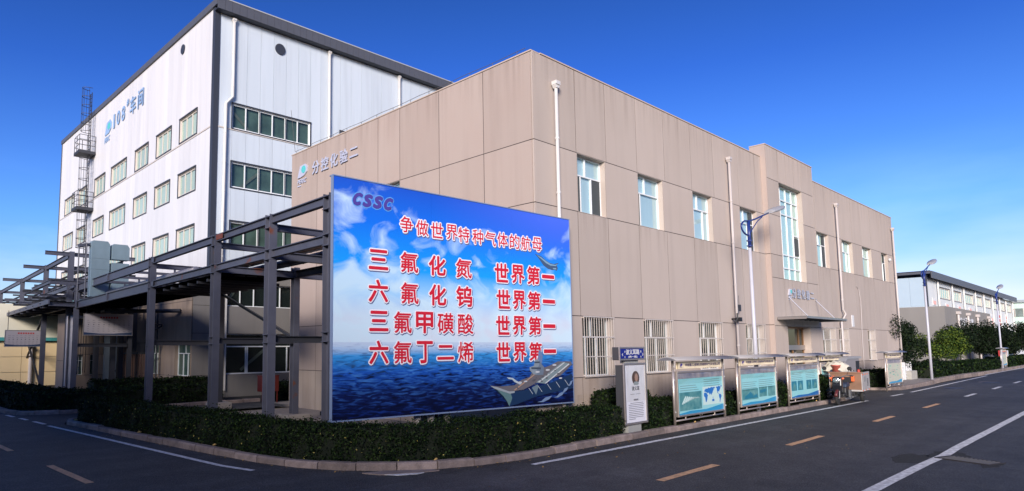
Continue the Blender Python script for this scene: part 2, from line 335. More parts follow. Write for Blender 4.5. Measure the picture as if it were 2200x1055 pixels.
for a, b in zip(L1[:-4], L1[1:-3]): fan([(-120, a[1] + (0.0 if a is not L1[0] else -0.01)), a, b, (-120, b[1])])
fan([(-120, 21.6), (4.88, 21.6), (5.0, 22.05), (5.4, 22.35), (6.2, 22.45), (13, 22.5), (13, 25.0), (5.8, 25.05), (4.9, 25.25), (4.4, 25.7), (4.15, 26.6), (-120, 26.6)])
for a, b in zip(K2[5:-1], K2[6:]): fan([(-120, a[1]), a, b, (-120, b[1])])
fan([(30.6, 8.42), (38.8, 8.42), (38.0, 8.9), (37.6, 9.6), (37.6, 12.5), (36, 14), (30.6, 14)])
road = tag(rd.build('road', ASPH), kind='structure')
kerb = bpy.data.objects.new('kerb', None); C.objects.link(kerb); kerb['kind'] = 'structure'
def resample(P, step):
    out_ = [Vector(P[0])]; acc = 0
    for a, b in zip(P[:-1], P[1:]):
        a, b = Vector(a), Vector(b); l = (b - a).length; p = 0
        while acc + (l - p) >= step: p += step - acc; out_.append(a + (b - a) * (p / l)); acc = 0
        acc += l - p
    out_.append(Vector(P[-1])); return out_
def kerbs(P, inward, step=0.75, w=0.16, h=0.13):
    pts = resample(P, step)
    for i, (a, b) in enumerate(zip(pts[:-1], pts[1:])):
        d = (b - a); l = d.length
        if l < 0.1: continue
        d.normalize(); n = Vector((-d.y, d.x)) * inward; g = 0.012
        a2 = a + d * g; b2 = b - d * g; j = random.uniform(-0.012, 0.012); jo = random.uniform(-0.010, 0.010); jz = random.uniform(-.008, .008)
        m = MB(); c = 0.03
        def P3(p, o, z): q = p + n * (o + jo); return (q.x, q.y, z)
        sec = [(0, -0.12), (0.004, h - c + j), (c, h + j), (w, h + j), (w, -0.12)]
        vs = [P3(a2, o, z) for o, z in sec] + [P3(b2, o, z + (jz if z > 0 else 0)) for o, z in sec]; k = len(sec)
        m.add(vs, [tuple(reversed(range(k))), tuple(range(k, 2 * k))] + [(q, (q + 1) % k, k + (q + 1) % k, k + q) for q in range(k)])
        m.build('kerb_stone', KERB, kerb)
kerbs(K1, -1); kerbs(K2, -1 * -1 if False else -1 * 1); kerbs(K3, 1, step=1.0)
# markings
def strip(name, a, b, w, m, z=0.006, jag=0.0):
    a, b = Vector(a), Vector(b); d = (b - a).normalized(); n = Vector((-d.y, d.x)) * w / 2; q = MB(); k = max(1, int((b - a).length / 0.5)); vs = []; fs = []
    for i in range(k + 1):
        p = a + (b - a) * (i / k); j1 = 1 + random.uniform(-jag, jag); j2 = 1 + random.uniform(-jag, jag)
        vs += [((p + n * j1).x, (p + n * j1).y, z), ((p - n * j2).x, (p - n * j2).y, z)]
    for i in range(k): fs.append((2 * i, 2 * i + 1, 2 * i + 3, 2 * i + 2))
    q.add(vs, fs); o = q.build(name, m, road); return o
def poly_line(pts, w, m, name='edge_line'):
    for a, b in zip(pts[:-1], pts[1:]): strip(name, a, b, w, m, jag=0.06)
strip('edge_line', (9.75, 7.93), (30.4, 7.80), 0.13, LINEW, jag=0.08)
strip('edge_line', (33.8, 7.78), (35.6, 7.76), 0.13, LINEW, jag=0.08); strip('edge_line', (37.2, 7.78), (60, 8.15), 0.13, LINEW, jag=0.08); strip('edge_line', (62, 8.5), (120, 8.4), 0.13, LINEW)
for x0, x1, c in ((10.1, 12.2, LINEY), (15.7, 17.9, LINEY), (22.3, 24.35, LINEY), (28.3, 30.6, LINEY), (35.6, 38.0, LINEW), (42.5, 45.0, LINEW), (49.6, 52.4, LINEW), (57.5, 60, LINEW), (65, 68, LINEW), (73, 76, LINEW)):
    strip('lane_dash', (x0, 5.58), (x1, 5.60), 0.15, c, jag=0.08)
poly_line([(9, 3.06), (15, 3.03), (16.4, 2.99), (18, 3.02), (30, 3.02), (60, 3.02), (150, 3.0)], 0.17, LINEW)
poly_line([(4.45, 21.5), (4.78, 18.2), (5.12, 14.6), (5.38, 11.9), (5.60, 11.0)], 0.12, LINEW)
for a, b in (((2.98, 14.15), (3.10, 11.85)), ((2.60, 19.6), (2.76, 16.75)), ((2.3, 25.5), (2.45, 23.0)), ((3.35, 8.2), (3.5, 6.2))): strip('lane_dash', a, b, 0.13, LINEY, jag=0.08)
for a, b in (((4.37, 23.1), (4.46, 22.0)), ((4.24, 24.5), (4.31, 23.7)), ((4.1, 26.0), (4.17, 25.1)), ((3.95, 28.2), (4.0, 27.1))): strip('lane_dash', a, b, 0.12, LINEW)
# tyre-worn arc across the far lane
FAD = mat('faded_paint', (0.30, 0.24, 0.21), .8, var=.9, vscale=6, col2=(0.07, 0.065, 0.065))
poly_line([(49.4, 7.1), (50.4, 7.0), (51.8, 6.55), (51.9, 5.8), (51.6, 5.0), (51.0, 4.2)], 0.12, FAD, 'faded_arc'); poly_line([(47.6, 5.4), (47.0, 4.6), (46.2, 4.0)], 0.10, FAD, 'faded_arc')
q = MB(); q.prism([(7.05, 9.1), (7.22, 8.85), (7.55, 8.70), (7.72, 8.72), (7.58, 8.95), (7.3, 9.16)], 0.004, 0.010, 'xy'); q.build('paint_patch', LINEW, road)
q = MB(); q.prism([(6.88, 9.42), (7.02, 9.08), (7.6, 8.78), (8.05, 8.68), (8.0, 8.83), (7.3, 9.30)], 0.0, 0.018, 'xy'); q.build('mortar_apron', KERB, road)
# drain grate by the right-hand line
g = thing('drain_grate', 'rusty slotted drain grate beside the thick white line', 'grate', (16.1, 2.55, 0.004), rot=72, local=True)
MB().box(-0.42, 0.42, -0.24, 0.24, -0.05, 0.0025).build('pit', BLACK, g)
fr_ = MB()
for x0, x1, y0, y1 in ((-0.45, 0.45, -0.27, -0.24), (-0.45, 0.45, 0.24, 0.27), (-0.45, -0.42, -0.24, 0.24), (0.42, 0.45, -0.24, 0.24)): fr_.box(x0, x1, y0, y1, -0.03, 0.014)
fr_.build('rim', mat('cast_iron', (0.05, 0.045, 0.045), 0.6, metal=0.4), g)
bm_ = MB().box(-0.013, 0.013, -0.24, 0.24, -0.02, 0.012).mesh('bar', mat('worn_iron', (.11, .105, .10), .6))
for i in range(11): inst(bm_, 'bar', g, (-0.36 + 0.072 * i, 0, 0))
PATCH = mat('asphalt_patch', (0.016, 0.016, 0.018), 0.9, var=0.5, vscale=6, bump=0.8, bscale=60)
for cx, cy, rx_, ry_ in ((15.6, 3.35, 0.75, 0.30), (16.6, 2.95, 0.7, 0.32), (15.9, 2.2, 0.55, 0.16)):
    q = MB(); q.prism([(cx + rx_ * math.cos(a) * random.uniform(.75, 1.1), cy + ry_ * math.sin(a) * random.uniform(.7, 1.15)) for a in [2 * math.pi * i / 22 for i in range(22)]], 0.0, 0.0032, 'xy'); q.build('asphalt_patch', PATCH, road)
for i, (x, y) in enumerate(((49.5, 6.6), (54.5, 4.7), (42, 7.0))):
    c_ = MB().lathe((x, y, 0), [(0.42, -0.02), (0.42, 0.008), (0.36, 0.012), (0.0, 0.012)], 24).build('manhole_cover', mat('iron_cover', (0.025, 0.025, 0.028), 0.5, metal=0.3))
    tag(c_, ['round dark manhole cover nearest the kerb beyond the crossing', 'round dark manhole cover between the lane dashes far down the road', 'round dark manhole cover at the kerb in front of the map board'][i], 'manhole cover', 'manhole covers in the road')

# ------------------------------------------------------------------ windows
WCACHE = {}
def window(root, ox, oy, oz, ang, w, h, kind, vb=(), hb=(), recess=0.17, fr=WFR, gl=GLC, back=CURT, rev=BEIGE, grille=None, ft=0.05, extra=None, trim=None, brace=None, dark=()):
    """local x along the face, y inwards, z up. vb: (x fraction, z0, z1); hb: (z fraction, x0, x1)"""
    key = (kind, round(w, 2), round(h, 2))
    if key not in WCACHE:
        f = MB(); r = recess
        for a in ((0, w, 0, ft), (0, w, h - ft, h)): f.box(a[0], a[1], r, r + .06, a[2], a[3])
        for a in ((0, ft), (w - ft, w)): f.box(a[0], a[1], r, r + .06, ft, h - ft)
        for x, z0, z1 in vb: f.box(x * w - ft * .4, x * w + ft * .4, r - .004, r + .05, z0 * h + ft * .5, z1 * h - ft * .5)
        for z, x0, x1 in hb: f.box(x0 * w + ft * .5, x1 * w - ft * .5, r - .008, r + .05, z * h - ft * .4, z * h + ft * .4)
        subs = [('pane', MB().add([(.01, r + .028, .01), (w - .01, r + .028, .01), (w - .01, r + .028, h - .01), (.01, r + .028, h - .01)], [(0, 1, 2, 3)]), gl)]
        bd_ = r + (.13 if brace else .062)
        subs.append(('window_backing', MB().box(0.013, w - 0.013, bd_, bd_ + .02, 0.013, h - 0.013), back))  # pale sheets are curtains; dark ones carry the unlit room as colour
        if dark:
            for x0, x1, z0, z1 in dark: subs.append(('insect_screen', MB().box(x0 * w, x1 * w, r + .012, r + .018, z0 * h, z1 * h), SCREEN))
        if rev:
            v = MB(); v.box(0.0, w, 0.003, r + .2, 0.0, 0.012); v.box(0.0, w, 0.003, r + .2, h - .012, h); v.box(0.0, 0.012, 0.003, r + .2, 0.012, h - .012); v.box(w - .012, w, .003, r + .2, 0.012, h - .012)
            subs.append(('reveal', v, rev))
        if trim:
            v = MB(); t_ = 0.06
            v.box(-t_, w + t_, -0.03, 0.02, -t_, 0); v.box(-t_, w + t_, -0.05, 0.02, h, h + t_); v.box(-t_, 0, -0.03, .02, 0, h); v.box(w, w + t_, -.03, .02, 0, h)
            subs.append(('trim', v, trim))
        if brace:
            v = MB(); v.bar((brace[0] * w, r + .09, brace[1] * h), (brace[2] * w, r + .09, brace[3] * h), 0.14, 0.04, (0, 1, 0)); subs.append(('brace', v, CONC))
        if grille:
            v = MB(); n = grille; y = -0.05
            for i in range(n): x = 0.02 + (w - .04) * i / (n - 1); v.box(x - .007, x + .007, y - .007, y + .007, 0.0, h)
            for z in (0.0, 0.33, 0.66, 1.0): v.box(-.01, w + .01, y - .022, y - .008, z * (h - .025), z * (h - .025) + .025)
            for x in (0.0, w): v.box(x - .012, x + .012, y, 0.02, h * .97, h * .97 + .02); v.box(x - .012, x + .012, y, 0.02, h * .03, h * .03 + .02)
            subs.append(('grille', v, BARM))
        WCACHE[key] = (f.mesh('window', fr), [(n_, m_.mesh(n_, mm)) for n_, m_, mm in subs])
    fm, subs = WCACHE[key]
    org = ORGN[root.name]
    o = inst(fm, 'window', root, (ox - org[0], oy - org[1], oz - org[2]), (0, 0, R(ang)))
    for n_, me in subs: inst(me, n_, o)
    return o

# ------------------------------------------------------------------ beige building
sc = 1.06
def zs(z): return 2.2 + (z - 2.2) * sc
XC, YF = 12.47 * sc, 9.9 * sc
Z0, Z4, Z3, Z2, Z1, ZT = -0.14, zs(1.41), zs(3.0), zs(5.77), zs(7.37), zs(9.66)
beige = thing('beige_building', 'long two-storey beige rendered building with a raised entrance bay and barred lower windows', 'building', (XC, YF, 0))
GAP = 0.011; GAV = 0.011
def cell_wall(root, f, rows, skip, m, thick=0.05, core=0.32, low=None):
    """rows: list of (z0, z1, [u breaks]); skip: list of (u0,u1,z0,z1) openings that match cells"""
    cm = MB(f)
    for z0, z1, us in rows:
        for u0, u1 in zip(us[:-1], us[1:]):
            uc, zc = (u0 + u1) / 2, (z0 + z1) / 2
            if any(a < uc < b and c < zc < d for a, b, c, d in skip): continue
            e0 = .08 if u0 == us[0] else 0; e1 = .08 if u1 == us[-1] else 0
            cm.box(u0 + e0, u1 - e1, .0055, core, z0, z1)
            MB(f).box(u0 + GAV, u1 - GAV, random.uniform(0, .0025), thick, z0 + GAP, z1 - GAP).build('wall_panel', m if not (low and z1 <= Z4 + .1) else low, root)
    cm.build('wall_core', JOINT, root)
f0 = frame(0, YF, 0)
V = [XC, 14.26 * sc, 15.69 * sc, 17.33 * sc, 18.98 * sc, 20.77 * sc, 22.42 * sc, 24.47 * sc, 26.05 * sc, 26.69 * sc]
UP = [(14.28, 15.62), (17.34, 18.82), (20.79, 22.23), (24.48, 26.03)]
low_u = [(14.30, 15.72), (17.37, 19.0), (20.8, 22.43), (24.47, 26.1)]
def fixv(v, wins, s=sc):   # breaks with window edges snapped
    r = list(v)
    for a, b in wins:
        for t in (a * s, b * s):
            i = min(range(len(r)), key=lambda k: abs(r[k] - t))
            if abs(r[i] - t) < 0.35: r[i] = t
            else: r.append(t)
    return sorted(set(r))
skipL = [(a * sc, b * sc, Z2, Z1) for a, b in UP] + [(a * sc, b * sc, Z4, Z3) for a, b in low_u]
cell_wall(beige, f0, [(Z0, Z4, V), (Z4, Z3, fixv(V, low_u)), (Z3, Z2, V), (Z2, Z1, fixv(V, UP)), (Z1, ZT, V)], skipL, BEIGE, low=BEIGE3)
VR = [31.84 * sc, 32.63 * sc, 34.26 * sc, 36.2 * sc, 37.88 * sc, 39.5 * sc, 41.17 * sc, 43.05 * sc, 44.37 * sc, 45.7 * sc]
UPR = [(32.63, 34.26), (36.2, 37.88), (39.5, 41.17), (43.05, 44.37)]
LOR = [(32.66, 34.28), (34.9, 36.2), (39.48, 40.64)]
skipR = [(a * sc, b * sc, Z2, Z1) for a, b in UPR] + [(a * sc, b * sc, Z4, Z3) for a, b in LOR]
cell_wall(beige, f0, [(Z0, Z4, VR), (Z4, Z3, fixv(VR, LOR)), (Z3, Z2, VR), (Z2, Z1, VR), (Z1, ZT, VR)], skipR, BEIGE, low=BEIGE3)
# entrance bay
YB = YF - 0.21; ZB = zs(10.13); B0, B1 = 26.69 * sc, 31.84 * sc
W0, W1, WZ0, WZ1 = 27.87 * sc, 30.45 * sc, zs(4.85), zs(8.8); D0, D1, DZ = 27.95 * sc, 30.5 * sc, zs(2.97)
fb = frame(0, YB, 0); BV = [B0, W0, (W0 * 2 + W1) / 3, (W0 + W1 * 2) / 3, W1, B1]
cell_wall(beige, fb, [(Z0, DZ, [B0, D0, D1, B1]), (DZ, WZ0, BV), (WZ0, Z2, [B0, W0, W1, B1]), (Z2, Z1, [B0, W0, W1, B1]), (Z1, WZ1, [B0, W0, W1, B1]), (WZ1, ZB, BV)],
          [(D0, D1, Z0, DZ), (W0, W1, WZ0, WZ1)], BEIGE, core=0.6)
sm = MB(); zz = [Z0, zs(3.0), Z2, Z1, ZB]
for a, b in zip(zz[:-1], zz[1:]):
    MB().box(B0 - .05, B0 - .004, YB, YF - .004, a + GAP, b - GAP if b < ZB else b).build('side_panel', BEIGE2, beige); 
    MB().box(B1 + .004, B1 + .05, YB, YF - .004, a + GAP, b - GAP if b < ZB else b).build('side_panel', BEIGE, beige)
MB().box(B0 - .05, B0 - .003, YF - .003, YF + .41, ZT + .04, ZB).box(B1 + .003, B1 + .05, YF - .003, YF + .41, ZT + .04, ZB).build('bay_parapet_side', BEIGE2, beige)
# left face (towards -X)
fl = frame(XC, 23.04, -90)     # u runs from far to near
YJ = [23.04, 21.1, 19.16, 17.23, 16.05, 14.15, 12.29, YF + .30]
UJ = [23.04 - y for y in YJ]; UJ2 = UJ[:-1] + [23.04 - YF - 0.054]
HW = (23.04 - 17.23, 23.04 - 16.05)
cell_wall(beige, fl, [(Z0, Z4, UJ2), (Z4, Z3, UJ2), (Z3, Z2, UJ2), (Z2, Z1, UJ2), (Z1, ZT, UJ2)], [(HW[0], HW[1], Z2, Z1)], BEIGE2, low=BEIGE3, core=0.3)
window(beige, XC, 17.23, Z2, -90, HW[1] - HW[0], Z1 - Z2, 'side', vb=[(.5, .66, 1), (.5, 0, .66)], hb=[(.66, 0, 1)], rev=BEIGE2)
# roof slab, parapet back, far end wall
rb = MB(); rb.box(XC + .32, 45.6 * sc, YF + .7, 23.0, ZT - .75, ZT - .6); rb.build('roof', CONC, beige)
rb = MB(); rb.box(XC + .32, 45.7 * sc, 22.75, 23.04, Z0, ZT); rb.box(45.7 * sc - .3, 45.7 * sc, YF + .33, 22.74, Z0, ZT); rb.build('rear_wall', BEIGE, beige)
cp = MB(); cp.box(XC - .02, XC + .34, YF + .02, 23.06, ZT, ZT + .035); cp.box(XC + .35, B0 - .06, YF - .02, YF + .34, ZT, ZT + .035); cp.box(B1 + .06, 45.72 * sc, YF - .02, YF + .34, ZT, ZT + .035); cp.box(B0 - .07, B1 + .07, YB - .02, YB + .62, ZB, ZB + .035)
cp.build('parapet_coping', mat('coping', (0.5, 0.40, 0.33), 0.8), beige)
wr = MB(); wr.tube([(XC + .12, y, ZT + .20 + .012 * math.sin(y * 3)) for y in np.linspace(23.0, YF + .3, 26)], 0.008, 5)
for y in np.linspace(22.9, YF + .6, 14): wr.tube([(XC + .12, y, ZT + .03), (XC + .12, y, ZT + .2)], 0.008, 5)
wr.tube([(XC + .12, 23.0, ZT + .2), (XC + .02, 23.2, ZT + 2.0)], 0.008, 5)
wr.build('lightning_wire', mat('wire', (0.10, 0.09, 0.09), 0.6), beige)
# windows of the facade
HU = Z1 - Z2
kinds = [dict(vb=[(.44, .66, 1), (.27, 0, .66), (.64, 0, .66)], hb=[(.66, 0, 1)], dark=[(.03, .26, .04, .64), (.66, .97, .04, .64)]),
         dict(vb=[(.44, .66, 1), (.25, 0, .66)], hb=[(.66, 0, 1)], dark=[(.03, .24, .04, .64)]),
         dict(vb=[(.44, .66, 1), (.24, 0, .66), (.70, 0, .66)], hb=[(.66, 0, 1)], dark=[(.03, .23, .04, .64)]),
         dict(vb=[(.44, .66, 1), (.66, 0, .66)], hb=[(.66, 0, 1)], dark=[(.68, .97, .04, .64), (.75, .97, .68, .96)])]
for i, (a, b) in enumerate(UP): window(beige, a * sc, YF, Z2, 0, (b - a) * sc, HU, 'up%d' % i, **kinds[i])
for i, (a, b) in enumerate(UPR): window(beige, a * sc, YF, Z2, 0, (b - a) * sc, HU, 'upr%d' % i, back=CURW, **kinds[(3, 2, 1, 3)[i]])
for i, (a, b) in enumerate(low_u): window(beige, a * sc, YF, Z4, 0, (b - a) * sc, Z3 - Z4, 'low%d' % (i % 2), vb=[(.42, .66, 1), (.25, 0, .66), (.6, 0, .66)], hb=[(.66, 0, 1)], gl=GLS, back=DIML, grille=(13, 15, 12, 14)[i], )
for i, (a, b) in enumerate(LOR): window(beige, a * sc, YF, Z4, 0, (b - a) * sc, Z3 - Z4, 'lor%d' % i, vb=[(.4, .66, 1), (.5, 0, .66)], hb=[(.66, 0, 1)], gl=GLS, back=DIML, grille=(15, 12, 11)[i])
H = WZ1 - WZ0
window(beige, W0, YB, WZ0, 0, W1 - W0, H, 'tall', vb=[(.25, 0, 1), (.5, 0, 1), (.75, 0, 1)], hb=[(.13, 0, 1), (.27, 0, 1), (.85, 0, 1), (.70, 0, 1), (.52, 0, .25), (.50, .75, 1)], back=CURW, recess=.22, ft=.06, dark=[(.77, .97, .29, .48)])
WOOD = mat('door_frame_bronze', (0.32, 0.17, 0.08), 0.35, metal=0.5)
dw = window(beige, D0, YB, 0.0, 0, D1 - D0, DZ, 'entr', vb=[(.22, .72, 1), (.78, .72, 1), (.5, 0, .68)], hb=[(.70, 0, 1)], fr=WOOD, gl=GLS, back=DARKI, recess=.3, ft=.10); dw.name = 'entrance_door'
MB().box((D0 + D1) / 2 - .06, (D0 + D1) / 2 - .03, YB + .2, YB + .24, .5, 1.9).box((D0 + D1) / 2 + .03, (D0 + D1) / 2 + .06, YB + .2, YB + .24, .5, 1.9).build('door_handle', INOX, beige)
MB().box(D0, D1, YB + .25, YB + .31, DZ * .665, DZ * .735).build('door_header', INOXR, beige)
# rain stains under sills and below the parapet
def stain_mat():
    m = bpy.data.materials.new('rain_stain'); m.use_nodes = True; t = m.node_tree; t.nodes.clear(); k = t.links.new
    o = t.nodes.new('ShaderNodeOutputMaterial'); a = t.nodes.new('ShaderNodeBsdfTransparent'); d = t.nodes.new('ShaderNodeBsdfDiffuse'); d.inputs[0].default_value = (.17, .115, .09, 1)
    tc_ = t.nodes.new('ShaderNodeTexCoord'); sp = t.nodes.new('ShaderNodeSeparateXYZ'); k(tc_.outputs['Generated'], sp.inputs[0])
    mp_ = t.nodes.new('ShaderNodeMapping'); mp_.inputs['Scale'].default_value = (3.2, 3.2, .12); k(tc_.outputs['Object'], mp_.inputs[0])
    n = t.nodes.new('ShaderNodeTexNoise'); n.inputs['Scale'].default_value = 1.6; n.inputs['Detail'].default_value = 5; k(mp_.outputs[0], n.inputs['Vector'])
    r1 = t.nodes.new('ShaderNodeMapRange'); r1.inputs[1].default_value = .46; r1.inputs[2].default_value = .70; r1.inputs[4].default_value = .18; k(n.outputs[0], r1.inputs[0])
    p = t.nodes.new('ShaderNodeMath'); p.operation = 'POWER'; p.inputs[1].default_value = 1.6; k(sp.outputs['Z'], p.inputs[0])
    q_ = t.nodes.new('ShaderNodeMath'); q_.operation = 'MULTIPLY'; k(p.outputs[0], q_.inputs[0]); k(r1.outputs[0], q_.inputs[1])
    x_ = t.nodes.new('ShaderNodeMixShader'); k(q_.outputs[0], x_.inputs[0]); k(a.outputs[0], x_.inputs[1]); k(d.outputs[0], x_.inputs[2]); k(x_.outputs[0], o.inputs[0]); return m
STN = stain_mat()
def stain(f, u0, u1, z0, z1): MB(f).add([(u0, -.003, z0), (u1, -.003, z0), (u1, -.003, z1), (u0, -.003, z1)], [(0, 1, 2, 3)]).build('rain_stain', STN, beige)
for a, b in UP + UPR: stain(f0, a * sc - .1, b * sc + .15, Z2 - random.uniform(1.2, 2.2), Z2 - .01)
for a, b in low_u + LOR: stain(f0, a * sc - .1, b * sc + .1, .1, Z4 - .01)
stain(f0, XC + .02, B0 - .02, ZT - 1.7, ZT - .01); stain(f0, B1 + .1, 45.6 * sc, ZT - 1.5, ZT - .01); stain(fl, .05, UJ2[-1], ZT - 1.5, ZT - .01); stain(fb, B0, B1, ZB - 1.3, ZB - .01); stain(f0, XC + .1, B0 - .02, Z0, .9); stain(fb, W0 - .1, W1 + .1, WZ0 - 1.2, WZ0 - .01)
# entrance canopy
cn = MB(); c0, c1 = 28.5, 33.5; yA, yB_ = YB - .02, 9.15; zc = zs(3.20)
can = MB().box(c0, c1, yB_, yB_ + .04, zc + .03, zc + .10).box(c0, c0 + .04, yB_ + .04, yA, zc + .0, zc + .10).box(c1 - .04, c1, yB_ + .04, yA, zc + .0, zc + .10).build('canopy_frame', INOXR, beige)
for i in range(8):
    x = c0 + .05 + (c1 - c0 - .1) * (i + .0) / 8; x2 = c0 + .05 + (c1 - c0 - .1) * (i + 1) / 8
    MB().box(x + .012, x2 - .012, yB_ + .02, yA, zc + .105, zc + .117).build('canopy_pane', glass('canopy_glass', (.35, .42, .42), .3), can)
    MB().box(x2 - .02, x2 + .02, yB_ + .041, yA - .001, zc + .03, zc + .10).build('canopy_rib', STEELD, can)
for u, x in ((28.22 * sc, 29.4), (31.33 * sc, 32.7)):
    MB().tube([(u, YB - .01, zs(4.15)), (x, yB_ + .25, zc + .12)], .018, 8).build('canopy_rod', POLE, can)
    MB().box(u - .06, u + .06, YB - .03, YB + .0, zs(4.15) - .06, zs(4.15) + .06).build('rod_plate', INOXR, can)
# downpipes
def pipe(root, pts, m, r=.048, hopper=True, name='downpipe'):
    p = MB(); p.tube(pts, r, 12); o = p.build(name, m, root, smooth=True)
    a = Vector(pts[0])
    if hopper:
        h = MB(); h.box(a.x - .10, a.x + .10, a.y - .09, a.y + .08, a.z - .01, a.z + .10); h.prism([(a.x - .10, a.z - .012), (a.x + .10, a.z - .012), (a.x + .05, a.z - .10), (a.x - .05, a.z - .10)], a.y - .07, a.y + .07); h.build('pipe_head', m, o, bev=.01)
    c = MB()
    for s_, e_ in zip(pts[:-1], pts[1:]):
        s_, e_ = Vector(s_), Vector(e_); n = int((e_ - s_).length / 1.4)
        for i in range(1, n + 1):
            q = s_ + (e_ - s_) * (i / (n + .3)); c.lathe(tuple(q), [(r + .001, -.035), (r + .012, -.03), (r + .012, .03), (r + .001, .035)], 12)
    if c.v: c.build('pipe_collar', m, o)
    return o
y_ = YF - .11
pipe(beige, [(14.10, y_, 9.35), (14.10, y_, -.1)], PVCW)
pipe(beige, [(24.93, y_, 9.32), (24.93, y_, 4.0), (24.93, y_, -.1)], PVC)
pipe(beige, [(37.45, y_, 9.33), (37.45, y_, 4.0), (37.65, y_ - .05, 3.75), (37.10, y_, 3.35), (37.10, y_, 0)], PVC)
pipe(beige, [(48.1, y_, 9.33), (48.1, y_, .0)], PVC)
cb = MB(); cb.tube([(40.3, YF - .02, 5.35), (40.6, YF - .03, 5.2), (40.82, YF - .03, 4.5), (40.75, YF - .03, 3.6), (40.65, YF - .03, 2.6), (40.62, YF - .03, .2)], .018, 6)
cb.build('wall_cable', PVC, beige)
v_ = MB().box(39.1, 39.45, YF - .03, YF - .004, 3.15, 3.75)
for i in range(6): v_.box(39.12, 39.43, YF - .045, YF - .031, 3.2 + i * .09, 3.24 + i * .09)
v_.build('wall_vent', WHT, beige)
cm_ = MB().box(24.62, 24.8, YF - .35, YF - .2, 3.1, 3.25).tube([(24.72, YF, 3.2), (24.72, YF - .2, 3.2)], .03, 8).tube([(24.3, YF - .3, 3.05), (24.4, YF - .34, 3.2), (24.42, YF - .34, 3.4)], .03, 6); cm_.build('wall_camera', BLACK, beige)
MB().box(25.12, 25.22, YF - .16, YF - .03, 3.5, 3.75).tube([(25.18, YF - .1, 3.75), (25.18, YF - .1, 4.1)], .008, 5).build('router_box', DARKT, beige)
MB().lathe((47.1, YF - .08, 7.35), [(0.0, -.08), (.08, -.05), (.09, .02), (.06, .07), (0, .08)], 12, 'y').build('wall_lamp', WHT, beige)
# small side porch at the far end
MB().box(45.7 * sc, 49.9, YF + .6, 12.6, zs(2.75), zs(3.05)).build('porch_slab', BEIGE3, beige)
MB().box(45.7 * sc + .01, 49.6, YF + 1.3, YF + 1.5, -.14, zs(2.74)).build('porch_wall', WHT, beige)
# signs: logo and raised characters
def sign(root, f, u0, vb_, size, gap, chars, dz=0.0, m=SILV, cs=1.0):
    lg = MB(f); s = size; a = u0
    lg.prism([(a, vb_), (a + .25 * s, vb_ + .62 * s), (a + .75 * s, vb_ + .66 * s), (a + .98 * s, vb_ + .5 * s), (a + .92 * s, vb_ + .22 * s), (a + .65 * s, vb_ + .06 * s), (a + .3 * s, vb_)], -.05, -.004)
    lo = lg.build('logo', m, root)
    l2 = MB(f); l2.prism([(a + (.62 + .22 * math.cos(t)) * s, vb_ + (.38 + .20 * math.sin(t)) * s) for t in [2 * math.pi * i / 14 for i in range(14)]], -.06, -.052); l2.build('logo_disc', LOGOT, lo)
    l3 = MB(f); text(l3, 'PERIC', a + .42 * s, vb_ - .20 * s, .85 * s, .22 * s, d=-.03, bold=.01, shear=.25); l3.prism([(a - .05 * s, vb_ - .40 * s), (a + .32 * s, vb_ - .40 * s), (a + .30 * s, vb_ - .46 * s), (a - .03 * s, vb_ - .46 * s)], -.03, -.004); l3.build('logo_lettering', m, lo)
    x = a + (1.55 if cs == 1 else 1.78) * s
    for i, ch in enumerate(chars):
        t_ = MB(f)
        for d_ in (-.05, -.044, -.038, -.03, -.02): text(t_, ch, x + i * gap, vb_ + .25 * s, size * .95 * cs, size * cs * (.95 if ch != '二' else .62), d=d_, bold=.014 * size + .002, stamps=6)
        t_.build('sign_character', m, root)
sign(beige, frame(XC, 23.04, -90), 23.04 - 22.5, 9.03, .76, .635, '分控化验二', cs=.68)
sign(beige, frame(0, YB, 0), 28.17 * sc, zs(4.22), .42, .55, '分控化验二')

# ------------------------------------------------------------------ white workshop
XW, YW = 12.78, 30.0
white = thing('white_workshop', 'tall white clad workshop with charcoal trim and a caged ladder on its side', 'building', (XW, YW, 0))
def sub_iv(z0, z1, cuts):
    iv = [(z0, z1)]
    for c, d in cuts:
        nv = []
        for a, b in iv:
            if d <= a or c >= b: nv.append((a, b)); continue
            if c > a: nv.append((a, c))
            if d < b: nv.append((d, b))
        iv = nv
    return iv
def clad(root, f, u0, u1, wins, tiers, m, ztop=None, pw=.78):
    edges = sorted(set([u0, u1] + [t for w in wins for t in w[:2]])); us = [edges[0]]
    for a, b in zip(edges[:-1], edges[1:]):
        n = max(1, round((b - a) / pw)); us += [a + (b - a) * i / n for i in range(1, n + 1)]
    core = MB(f)
    for a, b in zip(us[:-1], us[1:]):
        if b - a < .02: continue
        c = (a + b) / 2; cuts = [(w[2], w[3]) for w in wins if w[0] < c < w[1]]
        for z0, z1 in tiers:
            for p, r_ in sub_iv(z0, z1, cuts):
                if ztop and r_ >= tiers[-1][1] - .01: r_ = ztop(c)
                MB(f).box(a + .006, b - .006, random.uniform(0, .004), .05, p, r_).build('cladding_panel', m, root); core.box(a, b, .056, .25, p, r_)
    core.build('wall_core', mat('clad_joint', (0.26, 0.26, 0.27), 0.8), root)
YE = 61.5
fwl = frame(XW, YE, -90); WL = []
cols = [(32.0, 34.34), (35.6, 37.92), (39.35, 41.7), (43.45, 46.7), (48.2, 50.75), (52.9, 55.2), (56.6, 59.55)]
rowz = [(13.33, 14.62), (10.34, 11.55), (7.28, 8.52)]
for a, b in cols:
    for c, d in rowz: WL.append((YE - b, YE - a, c, d))
clad(white, fwl, 0, YE - YW - .25, WL, [(5.2, 13.16), (13.24, 19.5)], WHITEP, ztop=lambda u: 19.5 + (YE - u - 30) * .02)
